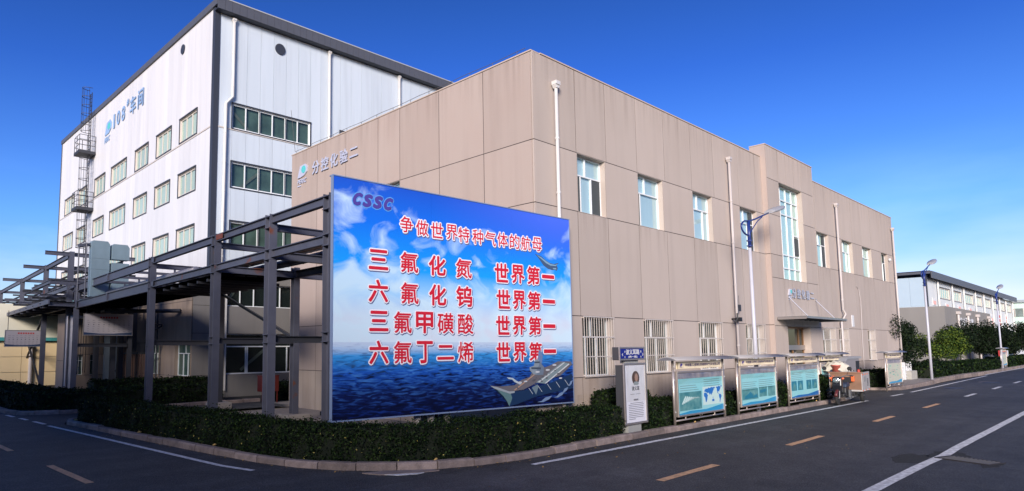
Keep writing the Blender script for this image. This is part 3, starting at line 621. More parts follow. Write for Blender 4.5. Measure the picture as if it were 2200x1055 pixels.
for a, b in cols:
    for i, (c, d) in enumerate(rowz):
        n = 4 if b - a > 2.6 else 3
        window(white, XW, b, c, -90, b - a, d - c, 'wl%d%d' % (n, i > 1), vb=[(k / n, 0, 1) for k in range(1, n)], recess=.06, fr=CFR, rev=CFR, trim=DARKT, back=CURG, gl=GLG, ft=.09)
fwr = frame(XW, YW, 0); XE = 46.0
WR = [(13.78 - XW, 18.31 - XW, 13.27, 14.55), (13.78 - XW, 18.31 - XW, 10.25, 11.55), (13.78 - XW, 18.31 - XW, 7.26, 8.52), (20.3 - XW, 24.8 - XW, 13.27, 14.55), (20.3 - XW, 24.8 - XW, 10.25, 11.55)]
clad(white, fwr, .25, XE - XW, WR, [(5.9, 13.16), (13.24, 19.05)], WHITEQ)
for i, (a, b, c, d) in enumerate(WR):
    window(white, XW + a, YW, c, 0, b - a, d - c, 'wr%d' % (i % 3), vb=[(k / 6, 0, 1) for k in range(1, 6)] + [(1 / 3 + .004, 0, 1), (2 / 3 + .004, 0, 1)], recess=.06, rev=WFR, trim=DARKT, gl=GLD, back=DIMI, ft=.07,
           brace=((.0, .75, .24, 0), (.12, .05, .36, .8), (.02, .6, .3, .95))[i % 3])
MB().box(XW - .03, XW + .25, YW - .03, YW + .25, 5.2, 19.5).build('corner_trim', DARKT, white)
MB(fwl).box(0, YE - YW - .25, -.03, .05, 13.165, 13.235).build('flashing_strip', CFR, white)
MB(fwr).box(.25, XE - XW, -.03, .05, 13.165, 13.235).build('flashing_strip', CFR, white)
# eaves: ribbed charcoal fascia on the right, thin verge on the left
fs_ = MB()
for i in range(86):
    x = XW - .08 + i * .39; fs_.box(x + .006, x + .384, YW - .42, YW - .38, 19.08, 19.64)
fs_.build('fascia_panels', FASC, white, stuff=False)
MB().box(XW - .08, XE, YW - .377, YW - .06, 19.06, 19.10).build('soffit', DARKT, white)
MB().box(XW - .12, XE, YW - .44, YW - .30, 19.645, 19.70).build('gutter_edge', mat('edge_metal', (0.4, 0.41, 0.43), 0.5), white)
vg = MB(); vg.add([(XW - .1, YW - .36, 19.3), (XW - .1, YE + .1, 19.3 + 31.6 * .02), (XW - .1, YE + .1, 19.62 + 31.6 * .02), (XW - .1, YW - .36, 19.64), (XW + .3, YW - .36, 19.3), (XW + .3, YE + .1, 19.3 + 31.6 * .02), (XW + .3, YE + .1, 19.62 + 31.6 * .02), (XW + .3, YW - .36, 19.64)],
       [(3, 2, 1, 0), (4, 5, 6, 7), (0, 1, 5, 4), (2, 3, 7, 6), (1, 2, 6, 5), (3, 0, 4, 7)]); vg.build('verge_trim', FASC, white)
MB().box(XW + .3, XE, YW - .3, YE, 19.2, 19.3).build('roof', FASC, white)
MB().box(XW + .05, XE, YE - .2, YE, 0, 19.3).box(XE - .2, XE, YW + .3, YE - .2, 0, 19.2).build('rear_wall', WHITEP, white)
MB().box(XW - .05, XW + .01, YE - .12, YE + .05, 5, 20.1).build('corner_trim', FASC, white)
pipe(white, [(13.73, YW - .12, 18.85), (13.73, YW - .12, 14.85), (13.38, YW - .12, 14.42), (13.35, YW - .12, 8.0), (13.30, YW - .12, 5.0)], PVCW, r=.075)
pipe(white, [(19.48, YW - .12, 18.9), (19.48, YW - .12, 6)], PVCW, r=.075); pipe(white, [(24.6, YW - .12, 18.9), (24.6, YW - .12, 6)], PVCW, r=.075)
for f, u, z, r_ in ((fwr, 16.4 - XW, 18.2, .25), (fwl, YE - 34.2, 18.6, .22)):
    v = MB(f); v.lathe((u, 0, z), [(r_, -.05), (r_ + .05, -.05), (r_ + .05, .01), (r_, .01)], 22, 'y'); vo = v.build('round_vent', DARKT, white)
    MB(f).lathe((u, 0, z), [(r_ - .005, .0), (0, .002)], 22, 'y').build('vent_back', DARKI, vo)
    v = MB(f)
    for k in range(5): zz_ = z - r_ * .8 + k * r_ * .4; h_ = math.sqrt(max(.01, r_ ** 2 - (zz_ - z) ** 2)); v.box(u - h_ * .9, u + h_ * .9, -.045, -.02, zz_ - .012, zz_ + .012)
    v.build('vent_louvre', mat('vent_brown', (0.08, 0.05, 0.035), 0.7), vo)
# lettering 108#车间 with logo
fs2 = frame(XW, YE, -90)
def us(y): return YE - y
lg = MB(fs2); s = 1.55; a = us(48.55)
lg.prism([(a, 17.35), (a + .25 * s, 18.2), (a + .75 * s, 18.28), (a + .98 * s, 18.0), (a + .92 * s, 17.6), (a + .6 * s, 17.35)], -.05, -.004); lo = lg.build('logo', LOGOB, white)
l2 = MB(fs2); l2.prism([(a + (.62 + .22 * math.cos(t)) * s, 17.85 + .24 * math.sin(t)) for t in [2 * math.pi * i / 14 for i in range(14)]], -.06, -.052); l2.build('logo_disc', LOGOT, lo)
l3 = MB(fs2); text(l3, 'PERIC', a + .35 * s, 17.0, 1.2, .35, d=-.03, bold=.02, shear=.25); l3.build('logo_lettering', LOGOB, lo)
for ch, y, w_, h_, z_ in (('1', 46.45, .28, .95, 17.88), ('0', 45.5, .66, .95, 17.88), ('8', 44.45, .66, .95, 17.88), ('#', 43.55, .42, .40, 18.35), ('车', 42.5, 1.1, 1.15, 17.9), ('间', 41.0, 1.05, 1.15, 17.9)):
    t_ = MB(fs2); text(t_, ch, us(y), z_, w_, h_, d=-.05, bold=.022); text(t_, ch, us(y), z_, w_, h_, d=-.03, bold=.022); t_.build('sign_character', LOGOB, white)
# caged ladder and platforms
LX = XW - .35
ld = MB()
for y in (51.15, 51.6): ld.bar((LX, y, 8.2), (LX, y, 21.3), .05, .05)
for i in range(44): ld.bar((LX, 51.15, 8.3 + i * .3), (LX, 51.6, 8.3 + i * .3), .025, .025)
lad = ld.build('ladder', STEELD, white)
def cage(z0, z1):
    c = MB(); n = int((z1 - z0) / .62)
    for i in range(n + 1):
        z = z0 + (z1 - z0) * i / n; c.tube([(LX - .0 - .62 * math.sin(t), 51.37 + .36 * -math.cos(t), z) for t in np.linspace(0, math.pi, 9)], .022, 5)
    for t in np.linspace(0.35, math.pi - .35, 5): c.tube([(LX - .62 * math.sin(t), 51.37 - .36 * math.cos(t), z0), (LX - .62 * math.sin(t), 51.37 - .36 * math.cos(t), z1)], .014, 5)
    c.build('safety_cage', STEELD, lad)
cage(18.3, 21.6); cage(13.9, 16.3); cage(9.6, 12.3)
for z in (16.75, 12.55):
    MB().box(XW - 1.15, XW - .02, 50.85, 52.3, z - .22, z).build('platform', STEELD, lad)
    rl = MB()
    for h_ in (.4, .8, 1.15):
        rl.tube([(XW - .05, 50.88, z + h_), (XW - 1.12, 50.88, z + h_), (XW - 1.12, 52.27, z + h_), (XW - .05, 52.27, z + h_)], .022, 6)
    for x, y in ((XW - .05, 50.88), (XW - .6, 50.88), (XW - 1.12, 50.88), (XW - 1.12, 51.6), (XW - 1.12, 52.27), (XW - .6, 52.27), (XW - .05, 52.27)): rl.tube([(x, y, z), (x, y, z + 1.15)], .024, 6)
    rl.build('platform_railing', STEELD, lad)

BEIGE4 = mat('shaded_beige_render', (0.30, 0.235, 0.19), 0.9, var=0.5, vscale=1.4, stretch=0.3, col2=(0.19, 0.14, 0.11), bump=0.25, bscale=60, streak=0.4, objvar=.1)  # beige darkened: the shade under the trestle is put into its colour
# ------------------------------------------------------------------ ground-floor block under the workshop
low = thing('ground_floor_block', 'low beige and grey rendered block at the foot of the workshop behind the trestle', 'building', (11.98, 30, 0))
fA = frame(11.98, 38.0, -90); yA0 = 38.0 - 30.06
rowsA = [(-.14, .9, [0, 2.0, 3.95, yA0]), (.9, 2.55, [0, 1.9, 3.8, 6.0, yA0]), (2.55, 4.5, [0, 2.0, 4.0, 6.0, yA0]), (4.5, 5.2, [0, 4.0, yA0])]
cell_wall(low, fA, rowsA, [(1.9, 3.8, .9, 2.55), (6.0, yA0, .9, 2.55)], BEIGE4, core=.3)
for y0, w_ in ((38 - 6.0, yA0 - 6.0), (38 - 1.9, 1.9)): window(low, 11.98, y0, .9, -90, w_, 1.65, 'annexw', vb=[(.5, .66, 1), (.36, 0, .66), (.66, 0, .66)], hb=[(.66, 0, 1)], gl=GLD, back=DIMI, rev=BEIGE4)
fB = frame(11.98, 30.0, 0); g0, g1 = 1.80, 5.9
rowsB = [(-.14, .95, [.054, 1.75, 7.5, 18]), (.95, 2.95, [.054, 1.75, 6.2, 18]), (2.95, 4.28, [.054, 1.75, 7.5, 18]), (4.28, 5.45, [.054, 1.75, 6.2, 18]), (5.45, 5.9, [.054, 1.75, 7.5, 18])]
cell_wall(low, fB, rowsB, [(1.75, 6.2, .95, 2.95), (1.75, 6.2, 4.28, 5.45)], GREYW, core=.25)
window(low, 11.98 + 1.75, 30, .95, 0, 4.45, 2.0, 'gl', vb=[(.5, 0, 1), (.27, 0, .68), (.77, 0, .68), (.25, 0, .68)], hb=[(.68, 0, 1)], gl=GLD, back=DARKI, rev=GREYW, brace=(.2, .1, .5, .62), ft=.07)
window(low, 11.98 + 1.75, 30, 4.28, 0, 4.45, 1.17, 'gh', vb=[(k / 6, 0, 1) for k in range(1, 6)], gl=GLD, back=DARKI, rev=GREYW, brace=(.0, .1, .16, .95), ft=.06)
fC = frame(8.75, 38.0, 0); LC = 11.98 - 8.75
cell_wall(low, fC, [(-.14, .85, [0, 1.6, LC]), (.85, 1.95, [0, .22, .62, .95, 1.40, 3.2]), (1.95, 4.2, [0, 1.6, LC])], [(.22, .62, .85, 1.95), (.95, 1.40, .85, 1.95)], BEIGE4, core=.3)
for u, w_ in ((.22, .40), (.95, .45)): window(low, 8.75 + u, 38, .85, 0, w_, 1.1, 'cw', vb=[(.5, 0, 1)], hb=[(.7, 0, 1)], gl=GLD, back=DIMI, rev=BEIGE4, ft=.035)
fD = frame(8.75, 41.2, -90)
cell_wall(low, fD, [(-.14, 1.6, [0, 3.15]), (1.6, 4.2, [0, 3.15])], [], BEIGE4, core=.3)
MB().box(8.8, 11.9, 38.32, 41.1, 4.1, 4.2).box(12.3, 30, 30.28, 31, 5.75, 5.9).build('roof', CONC, low)
MB().box(11.98 + 1.62, 11.98 + 1.68, 29.86, 29.92, 0.2, 5.8).build('drain_pipe', PVCW, low)
pipe(low, [(13.05, 29.86, 5.6), (13.05, 29.86, .2)], PVCW, hopper=False, name='drain_pipe')
pipe(low, [(11.7, 37.6, 2.6), (11.45, 37.3, 2.6), (11.45, 37.3, .1), (12.0, 37.3, 0.05)], PVCW, r=.10, hopper=False, name='curved_pipe')
br = MB()
for a_, b_ in (((11.9, 33.6, 3.45), (11.1, 33.3, 3.45)), ((11.9, 33.6, 2.45), (11.1, 33.3, 2.45)), ((11.1, 33.3, 2.4), (11.1, 33.3, 3.5)), ((11.9, 33.6, 3.4), (11.1, 33.3, 2.95)), ((11.9, 33.6, 2.5), (11.1, 33.3, 2.85))): br.bar(a_, b_, .06, .06)
br.build('pipe_bracket', STEELD, low)
MB().tube([(11.7, 33.7, 4.2), (11.7, 33.7, 0)], .04, 8).tube([(11.55, 33.7, 4.2), (11.55, 33.7, 1)], .04, 8).tube([(9.2, 33.7, 4.05), (11.9, 31.2, 4.05)], .10, 10).build('service_pipe', STEELD, low)
# blue-grey metal door tower in front of the block
dr = thing('metal_door_tower', 'tall blue-grey sheet metal double door panels behind the dark trestle posts', 'door', (10.3, 37.7, 0))
BGR = mat('blue_grey_paint', (0.16, 0.20, 0.25), 0.6, var=0.4, vscale=2.5, stretch=.3)
MB().box(10.30, 10.78, 37.7, 37.78, -.12, 3.5).build('door_leaf', BGR, dr); MB().box(10.80, 11.28, 37.7, 37.78, -.12, 3.5).build('door_leaf', BGR, dr)
MB().box(10.84, 11.1, 37.66, 37.695, .2, 2.2).build('wicket', BGR, dr, bev=.004); MB().box(10.86, 10.9, 37.62, 37.66, 1.0, 1.1).build('handle', BLACK, dr)
gt = thing('bar_gate', 'dark brown steel bar gate beside the beige block window', 'gate', (11.2, 35.6, 0))
gf = MB(); gf.bar((10.9, 36.6, 2.0), (11.6, 34.2, 2.0), .08, .08); gf.bar((10.9, 36.6, .05), (11.6, 34.2, .05), .06, .06); gf.bar((10.9, 36.6, 0), (10.9, 36.6, 2.0), .08, .08); gf.bar((11.6, 34.2, 0), (11.6, 34.2, 2.0), .08, .08); gf.build('gate_frame', BLACK, gt)
BRN = mat('gate_brown', (0.10, 0.055, 0.04), 0.6)
for i in range(1, 14): MB().bar((10.9 + .05 * i, 36.6 - 2.4 / 14 * i, .08), (10.9 + .05 * i, 36.6 - 2.4 / 14 * i, 1.96), .05, .05).build('gate_bar', BRN, gt)

# ------------------------------------------------------------------ far buildings
cream = thing('cream_building', 'sunlit cream building with a teal gutter seen between the far trestle posts', 'building', (3, 52, 0))
CRM = mat('cream_wall', (0.80, 0.62, 0.36), 0.8, var=.2, vscale=.6); TEAL = mat('teal_trim', (0.06, 0.30, 0.30), 0.5)
for i in range(6):
    for z0, z1 in ((-.14, .75), (.78, 1.75), (1.78, 2.75)): MB().box(3 + i * 1.35, 3 + i * 1.35 + 1.33, 49.0, 49.1, z0, z1).build('wall_panel', CRM, cream)
MB().box(3, 11.1, 48.75, 49.1, 2.80, 3.02).build('gutter', TEAL, cream)
MB().box(3, 11.1, 49.11, 49.3, -.14, 5.2).box(3, 11.1, 49.31, 56, 5.1, 5.2).build('upper_wall', mat('cream_upper', (0.72, 0.68, 0.55), .8), cream)
MB().tube([(8.9, 48.9, 2.8), (8.9, 48.9, 0)], .12, 10).build('downpipe', PVC, cream)

hall = thing('white_hall', 'long white clad hall with charcoal eaves and faded red banners behind the roadside trees', 'building', (86.2, 16, 0))
WH = mat('hall_white', (0.64, 0.66, 0.66), 0.5, var=.12, vscale=1, stretch=.2); GB = mat('hall_grey_base', (0.24, 0.225, 0.21), .9, var=.25, vscale=.6, stretch=.3)
WHB = mat('hall_white_shaded', (0.40, 0.50, 0.58), .5, var=.1, vscale=1)  # hall white with the end wall's bluish shade mixed into the colour
x = 86.2; wx = []
hw = [(92.3, 97.8), (99.3, 104.6), (106.5, 112.5), (114.3, 119), (120.5, 126), (127.5, 133), (134, 139.2), (140.2, 146)]
clad(hall, frame(86.2, 16, 0), 0, 62.3, [(a - 86.2, b - 86.2, 7.45, 8.7) for a, b in hw], [(3.0, 9.45)], WH, pw=2.4)
for a, b in hw: window(hall, a, 16, 7.45, 0, b - a, 1.25, 'hall', vb=[(k / 5, 0, 1) for k in range(1, 5)], recess=.08, fr=CFR, rev=CFR, back=CURW, trim=DARKT, ft=.12)
clad(hall, frame(86.2, 26, -90), 0, 9.75, [], [(6.3, 9.45)], WHB, pw=1.2)
MB().box(86.0, 148.6, 15.4, 15.5, 9.30, 10.05).box(85.75, 85.85, 15.5, 26, 9.75, 10.08).box(85.75, 148.6, 15.5, 26, 10.0, 10.06).build('eaves', FASC, hall)
MB().box(86.14, 86.35, 15.93, 16.2, 6.2, 9.9).build('corner_trim', DARKT, hall)
for px_ in (91.0, 98.6, 105.6, 113.4, 119.8, 126.8, 133.5, 139.7, 147): MB().tube([(px_, 15.85, 9.3), (px_, 15.85, 0)], .09, 8).build('downpipe', PVCW, hall)
MB().box(86.1, 114, 14.6, 15.9, -.14, 6.25).build('grey_base', GB, hall, bev=.01)
MB().box(86.1, 86.16, 15.9, 26, -.14, 6.25).build('grey_end_wall', GB, hall)
for px_ in (92.0, 97.6, 103.6, 111.6):
    MB().tube([(px_, 14.45, 5.6), (px_, 14.45, 0)], .12, 8).build('base_downpipe', PVC, hall); MB().box(px_ - .25, px_ + .25, 14.2, 14.59, 5.55, 5.85).build('pipe_head', PVC, hall)
t_ = MB(frame(0, 14.6, 0))
for i, ch in enumerate('综合配电室'): text(t_, ch, 94.2 + i * 1.65, 4.8, 1.35, .85, d=-.03, bold=.07)
t_.build('lettering', WHT, hall)
BAN = mat('faded_red_banner', (0.75, 0.42, 0.38), 0.8); BAN2 = mat('red_banner', (0.50, 0.10, 0.09), 0.8)
for i, (bx, z0, z1, m_) in enumerate(((88.5, 6.5, 7.3, BAN), (95, 6.35, 7.0, BAN), (102, 6.35, 7.1, BAN), (109, 6.35, 7.1, BAN), (118.6, 4.4, 6.5, BAN), (125.4, 4.3, 6.7, BAN), (132, 4.3, 6.9, BAN2), (139.2, 4.3, 7.0, BAN2))):
    MB().box(bx, bx + 1.5, 15.94, 15.99, z0, z1).build('banner', WHT, hall)
    q = MB(frame(0, 15.93, 0))
    for k in range(max(1, int((z1 - z0) / .62))): q.box(bx + .15, bx + 1.35, -.02, -.005, z0 + .1 + k * .62, z0 + .5 + k * .62)
    q.build('banner_marks', m_, hall)
MB().box(114.2, 148, 13.8, 15.9, 3.0, 3.3).box(114.2, 148, 13.8, 13.95, -.1, 3.0).build('lean_to', WHT, hall)
grn = thing('green_office', 'pale green office building at the far right end of the road', 'building', (150, 14, 0))
PG = mat('pale_green_wall', (0.52, 0.66, 0.60), .8)
MB().box(150.2, 175, 11.5, 22, -.14, 9.3).build('wall', PG, grn); MB().box(149.8, 175.3, 11.2, 22.3, 9.3, 9.75).build('roof_edge', mat('roof_grey', (.3, .34, .36), .7), grn)
for z0, z1 in ((6.9, 8.3), (4.4, 5.7), (1.6, 2.9)):
    for i in range(3):
        y0 = 11.9 + i * 2.9; MB().box(150.08, 150.19, y0, y0 + 2.4, z0, z1).build('window', DIMI, grn)
        MB().box(150.02, 150.07, y0, y0 + .12, z0, z1).box(150.02, 150.07, y0 + 1.1, y0 + 1.22, z0, z1).box(150.02, 150.07, y0 + 2.28, y0 + 2.4, z0, z1).build('window_frame', CFR, grn)
MB().box(150.0, 150.19, 11.5, 22, 3.1, 4.3).build('cream_band', mat('cream_band', (.6, .5, .34), .8), grn)
MB().lathe((150.1, 13.1, 8.85), [(.32, 0), (.0, -.05)], 16, 'x').build('clock_vent', CONC, grn)

opp = thing('office_across_the_road', 'pale office block across the road, seen only as a reflection in the barred windows', 'building', (-70, -30, 0))
OPW = mat('opposite_wall', (0.42, 0.36, 0.30), .9, var=.2, vscale=.5)
MB().box(-80, 75, -30, -17.05, -.1, 5.4).build('wall', OPW, opp); MB().box(-80.3, 75.3, -30.3, -16.8, 5.4, 5.8).build('roof_edge', GREYW, opp)
wmesh = MB().box(0, 1.8, -.05, .0, 0, 1.7).mesh('window', mat('opposite_glass', (.10, .13, .15), .15))
for i in range(40):
    for z in (1.2,): inst(wmesh, 'window', opp, (-78 + i * 3.8 + 70, 30 - 16.99, z))
opl = thing('unseen_shade_block', 'plain grey block added out of view across the side road to cast shade', 'building', (-14, 0, 0))  # unseen building, added so its shadow falls on the lower left
MB().box(-40, -14.05, 1, 26, -.1, 12.4).build('wall', OPW, opl); MB().box(-40.3, -13.8, .7, 26.3, 12.4, 12.8).build('roof_edge', GREYW, opl)
MB().box(-40, -14.05, -16, .69, -.1, 9.2).build('shade_wing', OPW, opl); MB().box(-40, -13.9, -16.2, .69, 9.2, 9.5).build('shade_wing_edge', GREYW, opl)  # wing added to keep the corner hedge in shade
for i in range(6):
    for z in (1.2, 5.0, 8.8): inst(wmesh, 'window', opl, (-13.99 + 14, 3 + i * 3.9, z), (0, 0, R(90)))
# ------------------------------------------------------------------ steel trestles
def xf(y): return 7.56 + .0359 * (y - 17.27)
TW = 2.54; TT, TL = 5.39, 4.56
tr = thing('pipe_trestle', 'grey painted steel pipe trestle running behind the billboard towards the workshop', 'trestle', (7.5, 17, 0))
FR = [11.2, 13.91, 17.30, 23.06, 34.9]
for i, y in enumerate(FR):
    x = xf(y); MB().ibeam((x, y, -.1), (x, y, TT + .02), .20, .24, up=(0, 1, 0)).build('post', STEEL, tr)
    MB().ibeam((x + TW, y, .25), (x + TW, y, TL + .1), .19, .22, up=(0, 1, 0)).build('post', STEELD if i > 2 else STEEL, tr)
    MB().cbox(x + TW - .35, x + TW + .35, y - .35, y + .35, -.14, .25).build('footing', CONC, tr); MB().cbox(x - .3, x + .3, y - .3, y + .3, -.14, .08).build('footing', CONC, tr)
    MB().ibeam((x + .1, y, TT - .28), (x + (2.1 if i < 3 else 3.2), y, TT - .28), .12, .17).build('cross_beam', STEEL, tr)
    MB().ibeam((x + .1, y, TL - .12), (x + TW + (1.6 if i < 3 else .1), y, TL - .12), .13, .20).build('cross_beam', STEEL, tr)
    MB().ibeam((x + .1, y, 2.42), (x + TW - .1, y, 2.42), .12, .17).build('tie_beam', STEELD, tr)
    for z in (TT - .32, TT - .05, TL - .25, TL - .02, 2.33, 2.52):
        MB().box(x - .125, x + .125, y - .125, y + .125, z, z + .014).build('stiffener', STEEL, tr)
for i, (a_, b_) in enumerate(zip(FR[:-1], FR[1:])):
    for zt in (TT, TL):
        h = (.20, .20, .22, .34)[i]
        MB().ibeam((xf(a_) , a_ + .12, zt - h / 2), (xf(b_), b_ - .12, zt - h / 2), .13, h).build('long_beam', STEEL, tr)
        if i == 3: MB().box(xf(29) - .07, xf(29) - .01, 28.9, 29.0, zt - h + .02, zt - .02).build('stiffener', STEEL, tr)
        if i in (2, 3): MB().box(xf(b_) - .085, xf(b_) - .07, b_ - .35, b_ - .13, zt - h + .03, zt - .03).build('splice_plate', STEEL, tr)
    MB().ibeam((xf(a_) + TW, a_ + .12, TL - .11), (xf(b_) + TW, b_ - .12, TL - .11), .13, .22).build('long_beam', STEELD, tr)
MB().box(xf(17) - .085, xf(17) - .068, 16.72, 17.12, TT - .17, TT - .03).build('primer_patch', mat('red_primer', (0.16, 0.045, 0.03), .7), tr)
# cable trays making the dark deck, one tray per run
for k in range(6):
    for a_, b_ in zip(FR[2:-1], FR[3:]):
        x0 = .18 + k * .38
        MB().add([(xf(a_) + x0, a_, TL - .30 + .01 * k), (xf(a_) + x0 + .33, a_, TL - .30 + .01 * k), (xf(b_) + x0 + .33, b_, TL - .30 + .01 * k), (xf(b_) + x0, b_, TL - .30 + .01 * k),
                  (xf(a_) + x0, a_, TL - .22 + .01 * k), (xf(a_) + x0 + .33, a_, TL - .22 + .01 * k), (xf(b_) + x0 + .33, b_, TL - .22 + .01 * k), (xf(b_) + x0, b_, TL - .22 + .01 * k)],
                 [(0, 3, 2, 1), (4, 5, 6, 7), (0, 1, 5, 4), (1, 2, 6, 5), (2, 3, 7, 6), (3, 0, 4, 7)]).build('cable_tray', TRAY, tr)
for i in range(7):
    y = 18.2 + i * .78 + (0 if i < 6 else .4); MB().bar((xf(y) + .1, y, TL - .36), (xf(y) + TW - .1, y, TL - .36), .08, .08).build('tray_bearer', STEELD, tr)
def longpipe(x0, z, r, ya, yb, m, label, cat='pipe', sag=0.0):
    t = thing('insulated_pipe', label, cat, (xf(ya) + x0, ya, z)); pts = [(xf(y) + x0, y, z) for y in np.linspace(ya, yb, 10)]
    MB().tube(pts, r, 16).build('pipe_run', m, t, smooth=True); c = MB()
    for y in np.arange(ya + .6, yb, .9): c.tube([(xf(y) + x0, y, z), (xf(y + .04) + x0, y + .04, z)], r + .008, 16)
    c.build('pipe_band', m, t, stuff=True)
longpipe(1.55, 4.86, .13, 11.4, 24.6, ALU, 'thick silver clad pipe lying on top of the trestle deck')
longpipe(1.95, 4.72, .09, 11.4, 30.4, mat('dark_pipe', (.05, .05, .06), .5), 'thin dark pipe beside the thick silver pipe on the trestle')
longpipe(.62, 4.78, .10, 20.5, 33.5, ALU, 'slim silver clad pipe just inside the front trestle beam')
longpipe(1.15, 4.72, .06, 11.4, 34.0, mat('rusty_pipe', (.12, .06, .04), .7, var=.6, vscale=3, col2=(.05, .05, .06)), 'thin rusty brown pipe in the middle of the trestle deck')
longpipe(2.25, 4.70, .045, 13.0, 34.0, STEELD, 'thinnest dark conduit at the back edge of the trestle deck')
for i, y in enumerate(np.arange(19.6, 34, 1.45)):
    MB().ibeam((xf(y) + .08, y, TL - .12), (xf(y) + TW - .08, y, TL - .12), .07, .10, t=.012).build('purlin', STEELD, tr)
for y in (24.6, 26.9, 29.2, 31.5): MB().bar((xf(y) + .05, y, TT - .1), (xf(y) + TW + .3, y, TT - .1), .07, .10).build('purlin', STEEL, tr); MB().bar((xf(y) + 1.3, y, TL), (xf(y) + 1.3, y, TT - .15), .06, .06).build('stanchion', STEEL, tr)
for a_, b_ in ((17.3, 23.06),): MB().bar((xf(a_) + TW, a_, 2.5), (xf(b_) + TW, b_, TL - .3), .08, .08).build('brace', STEELD, tr)
for x_, y_ in ((9.55, 36.4), (10.25, 36.0), (11.35, 36.2)): MB().ibeam((x_, y_, -.1), (x_, y_, 4.5), .22, .26, up=(0, 1, 0)).build('inner_post', STEELD, tr)
for x_, r__ in ((8.10, .05), (8.32, .09), (8.52, .04)): MB().tube([(x_, 36.1, 0), (x_, 36.1, 3.9)], r__, 8).build('riser_pipe', ALU if r__ > .045 else STEELD, tr)
MB().tube([(8.3, 36.1, 3.85), (10.9, 35.6, 3.85)], .09, 8).build('branch_pipe', ALU, tr)
for x_ in (9.0, 9.12, 9.24, 9.36): MB().tube([(x_, 37.6, 1.0), (x_, 37.6, 3.9)], .018, 5).build('riser_conduit', STEELD, tr)
# raised far part of the trestle
tr2 = thing('tall_trestle', 'taller grey steel trestle with cantilevered top beams at the far left edge', 'trestle', (8.2, 37, 0))
FA = [36.6, 43.5, 52.5, 64.0]; T2 = 7.2; LV = (T2, 5.55, 4.58)
for i, y in enumerate(FA):
    x = xf(y); MB().ibeam((x, y, -.1), (x, y, T2 + .02), .24, .28, up=(0, 1, 0)).build('post', STEEL, tr2)
    MB().ibeam((x + TW, y, -.1), (x + TW, y, T2 - 1.4), .24, .28, up=(0, 1, 0)).build('post', STEELD, tr2)
    for z in (T2, 6.5, 5.9, 5.5, 5.0, 4.5): MB().ibeam((x - (1.2 if z == T2 else .0 if z > 4.6 else 1.2), y - .01, z - .12), (x + TW + .6, y - .01, z - .12), .12, .18 if z != T2 else .2).build('cross_beam', STEEL, tr2)
FB = FA + [80.0]
for a_, b_ in zip([34.9] + FA, FB):
    for z in LV:
        if z == T2 and a_ == 34.9: continue
        MB().ibeam((xf(a_), a_ + .14, z - .14), (xf(b_), b_ - .14, z - .14), .14, .26).build('long_beam', STEEL, tr2)
        MB().ibeam((xf(a_) + TW, a_ + .14, z - .34), (xf(b_) + TW, b_ - .14, z - .34), .14, .22).build('long_beam', STEELD, tr2)
for i, y in enumerate(np.arange(38.2, 76, 2.35)):
    for j, z in enumerate((5.05, 5.75, 6.35)):
        if (i + j) % 2 == 0 or z == 5.05: MB().ibeam((xf(y) - (.0 if j else 1.1), y, z), (xf(y) + TW + .5 + .3 * j, y, z), .08, .11, t=.015).build('purlin', STEELD if (i + j) % 3 else STEEL, tr2)
for x_, z_, r_, m_ in ((.5, 5.25, .07, ALU), (.75, 5.25, .05, STEELD), (2.2, 5.95, .08, ALU), (.95, 6.52, .06, STEELD), (2.0, 6.5, .09, ALU)):
    MB().tube([(xf(35.2) + x_, 35.2, z_), (xf(78) + x_, 78, z_)], r_, 10).build('process_pipe', m_, tr2, smooth=True)
for a_, b_, z0_, z1_ in ((36.6, 43.5, 4.6, 7.0), (43.5, 52.5, 7.0, 4.6), (52.5, 64, 4.6, 7.0)): MB().bar((xf(a_) + TW, a_, z0_), (xf(b_) + TW, b_, z1_ - 1.2), .07, .07).build('brace', STEELD, tr2)
# walkway deck cantilevered to the left
for y in np.arange(34.95, 66, 2.2): MB().ibeam((xf(y) - 1.2, y, 4.38), (xf(y) + .1, y, 4.38), .10, .16).build('outrigger', STEEL, tr2)
for z in (4.56,): MB().bar((xf(34.9) - 1.22, 34.8, z - .06), (xf(66) - 1.22, 66, z - .06), .06, .22).build('deck_edge', STEEL, tr2)
for i in range(14): y = 34.9 + i * 2.2; MB().add([(xf(y) - 1.18, y + .01, 4.49), (xf(y) + TW, y + .01, 4.49), (xf(y) + TW, y + 2.19, 4.49), (xf(y) - 1.18, y + 2.19, 4.49), (xf(y) - 1.18, y + .01, 4.52), (xf(y) + TW, y + .01, 4.52), (xf(y) + TW, y + 2.19, 4.52), (xf(y) - 1.18, y + 2.19, 4.52)], [(0, 3, 2, 1), (4, 5, 6, 7), (0, 1, 5, 4), (1, 2, 6, 5), (2, 3, 7, 6), (3, 0, 4, 7)]).build('deck_plate', TRAY, tr2)
MB().ibeam((xf(34.9) - 1.2, 34.9, 5.45), (xf(34.9) + .1, 34.9, 5.45), .12, .22).ibeam((xf(34.9) - 1.2, 34.9, 5.45), (xf(40) - 1.2, 40, 5.45), .10, .18).build('side_beam', STEEL, tr2)
for a_, b_, z0, z1 in ((43.5, 52.5, 0, 4.4), (52.5, 43.5, 0, 4.4)): MB().bar((xf(a_) - .0, a_, z0), (xf(b_), b_, z1), .10, .10).build('brace', STEELD, tr2)
TP = mat('teal_pipe', (0.16, 0.34, 0.38), .5)
t = thing('teal_pipe', 'wide teal pipe lying on the far left trestle deck', 'pipe', (xf(37) + 1.4, 37.2, 5.0)); MB().tube([(xf(37.2) + 1.5, 37.2, 5.0), (xf(70) + 1.5, 70, 5.0)], .24, 16).build('pipe_run', TP, t, smooth=True)
